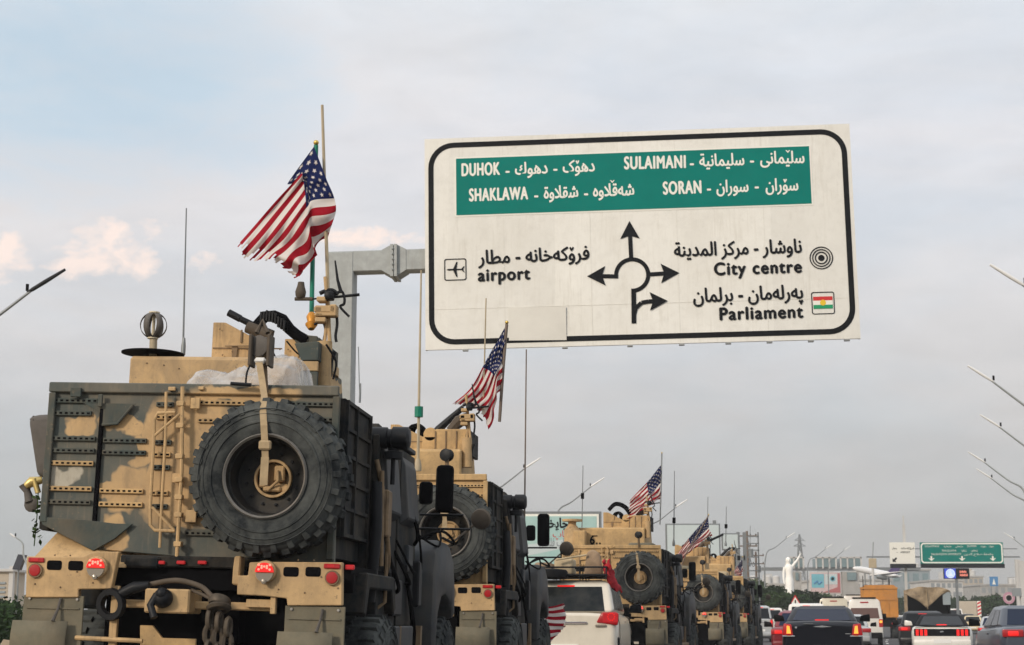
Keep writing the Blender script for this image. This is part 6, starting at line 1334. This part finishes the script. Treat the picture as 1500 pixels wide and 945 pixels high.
# ---- green gantry sign, white airport sign, lit message board
D = 150; ga, gb_ = at(1347.5, 794.5, D), at(1470.5, 826, D); gx = ga.x; t = thing('gantry_sign', 'wide green road sign with three down arrows over the right lanes', 'road sign', (gx, D, gz(D))); Wg = gb_.x - ga.x; z0, z1 = gb_.z - gz(D), ga.z - gz(D)
zf = at(1400, 832, D).z - gz(D)
pg = MB().box(0, Wg, 0, .14, z0, z1).build('panel', 'sign_green', t)
MB().box(0, Wg, -.25, .16, zf, z0 - .004).build('lamp_trough', 'black_metal', t)
mb = MB(); ring_band(mb, rrect(.05, Wg - .05, z0 + .05, z1 - .05, .28, 5), rrect(.17, Wg - .17, z0 + .17, z1 - .17, .2, 5), -.006); mb.build('border', 'sign_white', pg)
mb = MB()
for k in (.13, .5, .87):
    x = Wg * k; zz_ = z0 + .25; mb.prism([(x, zz_), (x + .29, zz_ + .25), (x + .17, zz_ + .25), (x + .075, zz_ + .19), (x + .075, zz_ + .44), (x - .075, zz_ + .44), (x - .075, zz_ + .19), (x - .17, zz_ + .25), (x - .29, zz_ + .25)], -.012, -.006, 'y')
mb.build('down_arrows', 'sign_white', pg)
GB = Matrix.Translation((0, -.014, 0)); gu = lambda px: at(px, 810, D).x - gx
for body, a, b, py in (('SULAYMANI', 1355, 1376, 801.6), (shape('سليمانية'), 1383, 1394, 801.6), (shape('سلێمانی'), 1400, 1411, 801.6), ('DUHOK', 1417, 1431, 801.4), (shape('دهوك'), 1437, 1445, 801.6), (shape('دهۆک'), 1449, 1456, 801.6), ('SHAQLAWA', 1380, 1401, 808), (shape('شقلاوة'), 1408, 1416, 808), (shape('شەقڵاوە'), 1422, 1432, 808), ('SALAHADDIN UNIVERSITY', 1364, 1408, 813.2), (shape('جامعة صلاح الدين'), 1412, 1455, 813.2)):
    lettering('lettering', body, 'sign_white', pg, gu(a), gu(b), at(1400, py, D).z - gz(D), .19, GB, .0)
x0, x1 = at_x(1331, D) - gx, at_x(1497, D) - gx
MB().box(x0 - .1, x0 + .12, .3, .5, 0, z1 + 1.6).box(x0 - .05, x0 + .05, .35, .45, z1 + 1.6, z1 + 2.4).build('post', 'pale_wall', t); MB().box(x1 - .2, x1 + .2, .3, .6, 0, z0 + .4).build('post', 'pale_wall', t)
mb = MB(); zc_ = at(1400, 816, D).z - gz(D)
mb.box(-4.8, x1 + .2, .2, .32, zc_ - .05, zc_ + .08).box(-.5, x1, .2, .3, zc_ + .7, zc_ + .78); mb.build('beam', 'steel_grey', t)
ya, yb = at(1303, 795, D), at(1341, 826, D); sx = ya.x - gx; ex_ = yb.x - gx
wp = MB().box(sx, ex_, 0, .14, z0, z1).build('white_panel', 'sign_white', t); MB().box(sx, ex_, -.25, .16, zf, z0 - .004).build('lamp_trough', 'black_metal', t)
for body, a, b, py in ((shape('مطار'), 1307, 1314, 804.5), (shape('فرۆکەخانە'), 1320, 1339, 804.5), ('AIRPORT', 1319, 1333, 810.5), ('-', 1313, 1315, 810.5)): lettering('lettering', body, 'sign_black', wp, gu(a), gu(b), at(1320, py, D).z - gz(D), .19, GB, .003)
q = Vector((sx + .35, z0 + .3)); mb = MB(); mb.prism([(q.x - .14, q.y - .14), (q.x + .2, q.y - .14), (q.x + .09, q.y - .03), (q.x + .28, q.y + .18), (q.x + .18, q.y + .28), (q.x - .03, q.y + .09), (q.x - .14, q.y + .2)], -.012, -.004, 'y'); mb.build('arrow', 'sign_black', wp)
D = 165; a, b = at(1382.5, 832.5, D), at(1420.5, 848, D); t = thing('message_board', 'lit roadside message board with blue disc below the green sign', 'message board', (a.x, D, gz(D))); Wm = b.x - a.x; z0, z1 = b.z - gz(D), a.z - gz(D)
MB().box(0, Wm, 0, .3, z0, z1, .02).build('cabinet', 'black', t); mb = MB().box(.04, Wm * .46, -.02, -.003, z0 + .05, z1 - .02); mb.build('blue_screen', 'led_blue', t)
mb = MB(); cx, cz = Wm * .25, (z0 + z1) / 2
mb.lathe([(.46, 0), (.46, .006), (.38, .006), (.38, 0)], (cx, -.03, cz), (0, 1, 0), 24); mb.prism([(cx - .25, cz - .25), (cx + .25, cz - .25), (cx + .14, cz + .02), (cx + .06, cz + .32), (cx - .06, cz + .32), (cx - .14, cz + .02)], -.032, -.026, 'y'); mb.build('emblem', 'led_white', t)
mb = MB()
for r_, (u0, u1) in enumerate(((.62, .88), (.62, .92))):
    k = 0
    while u0 + k * .045 < u1: mb.box(Wm * (u0 + k * .045), Wm * (u0 + k * .045 + .03), -.02, -.003, z1 - .45 - .32 * r_, z1 - .22 - .32 * r_ - .05 * (k % 2)); k += 1
mb.build('red_text', 'led_red', t); MB().box(Wm / 2 - .12, Wm / 2 + .12, .1, .3, 0, z0).build('post', 'steel_grey', t)
# roadside round signs
p = at(1478, 876, 175); t = thing('round_sign', 'faded pink round sign above the distant cars', 'traffic sign', (p.x, 175, gz(175)))
MB().lathe([(.62, 0), (.62, .04)], (0, 0, p.z - gz(175)), (0, 1, 0), 20).build('disc', 'pink_sign', t); MB().tube([(0, .08, 0), (0, .08, p.z - gz(175))], .05, 6).build('post', 'steel_grey', t); MB().lathe([(.4, 0), (.4, .01), (.3, .01), (.3, 0)], (0, -.012, p.z - gz(175)), (0, 1, 0), 16).build('ring_mark', 'bill_pink', t)
p = at(1497, 822, 120); t = thing('pale_post', 'tall pale post with dark cabinet at the right edge', 'post', (p.x, 120, gz(120))); MB().box(-.2, .2, 0, .4, 0, p.z).build('shaft', 'pale_wall', t); MB().box(-.75, -.2, -.05, .3, at(1490, 874, 120).z, at(1490, 862, 120).z).build('cabinet', 'window_hazed', t)

# ================================================================== BUILDINGS FAR BEHIND
def building(label, px0, px1, top, D, m, depth=18, floors=3, glass_m='window_hazed', bays=6, roofm='concrete', name='building'):  # far wall and pane colours are paled to carry the haze
    a, b = at(px0, top, D), at(px1, top, D); w = (b.x - a.x) / 2; H = a.z - gz(D); t = thing(name, label, 'building', ((a.x + b.x) / 2, D, gz(D)), 0, 'buildings beyond the road')
    MB().box(-w, w, 0, depth, -.5, H).build('walls', m, t); MB().box(-w - .25, w + .25, -.25, depth + .2, H, H + .4).build('roof', roofm, t)
    fh = H / floors
    for k in range(floors):
        for i in range(bays): x = -w + (i + .5) * 2 * w / bays; MB().box(x - w / bays * .62, x + w / bays * .62, -.06, -.004, k * fh + fh * .3, k * fh + fh * .82).build('window', glass_m, t)
    rb = random.Random(int(px0))
    for k in range(3): x = rb.uniform(-w * .8, w * .8); MB().lathe([(.7, 0), (.7, 1.3), (.2, 1.5)], (x, 3, H + .4), (0, 0, 1), 10).build('roof_tank', 'pale_wall', t, 40)
    MB().box(w * .2, w * .5, 4, 9, H + .4, H + 2.2).build('stair_head', m, t)
    return t
building('pale low office block behind the footbridge', 1196, 1305, 851, 330, 'pale_wall', floors=2, bays=10)
building('teal glass terminal behind the mounted airliner', 1306, 1362, 836, 380, 'blue_wall', floors=3, bays=4, glass_m='teal_glass')
building('pale tall block under the lit message board', 1362, 1410, 852, 360, 'pale_wall', floors=4, bays=6)
building('beige block right of the message board', 1404, 1440, 846, 420, 'beige_wall', floors=5, bays=5)
building('long grey building at the right horizon', 1436, 1530, 858, 400, 'concrete', floors=3, bays=10)
building('low pale building left of the statue', 1096, 1150, 858, 300, 'pale_wall', floors=2, bays=5)
p = at(1456, 853, 300); t = thing('rooftop_sign', 'small blue sign on posts over the grey building', 'sign', (p.x, 300, gz(300))); MB().box(-.75, .75, 0, .1, p.z - 3.0, p.z - 1.3).build('panel', 'blue_sign', t); MB().prism([(-.3, p.z - 2.7), (.3, p.z - 2.7), (0, p.z - 1.6)], -.02, -.004, 'y').build('symbol', 'sign_white', t)
for xx in (-.5, .5): MB().box(xx - .06, xx + .06, .02, .14, 0, p.z - 3.0).build('post', 'steel_grey', t)
# wooded rise closing the view
mb = MB(); rnd = random.Random(2); bl = []
for k in range(70): x = -120 + k * 4.6; bl.append((x + rnd.uniform(-2, 2), 560 + rnd.uniform(-20, 20), gz(560) + rnd.uniform(1, 3), rnd.uniform(3, 5.5), .9))
leaves(mb, bl, 16000, .7, 4); o = mb.build('distant_woods', 'leaf_dark'); tag(o, 'far belt of trees closing the horizon behind the buildings', 'trees', None, 'stuff')

settle_lettering()

# ================================================================== HAZE
HZ = 0.00062
hm = bpy.data.materials.new('haze'); hm.use_nodes = True; nt_ = hm.node_tree; nt_.nodes.remove(nt_.nodes['Principled BSDF'])
pv = nt_.nodes.new('ShaderNodeVolumePrincipled'); pv.inputs['Color'].default_value = (.80, .80, .80, 1); pv.inputs['Density'].default_value = HZ; pv.inputs['Anisotropy'].default_value = .2
nt_.links.new(pv.outputs[0], nt_.nodes['Material Output'].inputs['Volume']); M['haze'] = hm
tag(MB().box(-760, 760, -60, 960, -1.2, 26).build('haze', 'haze'), kind='stuff', label='thin pale dust haze hanging over the whole road', cat='haze')
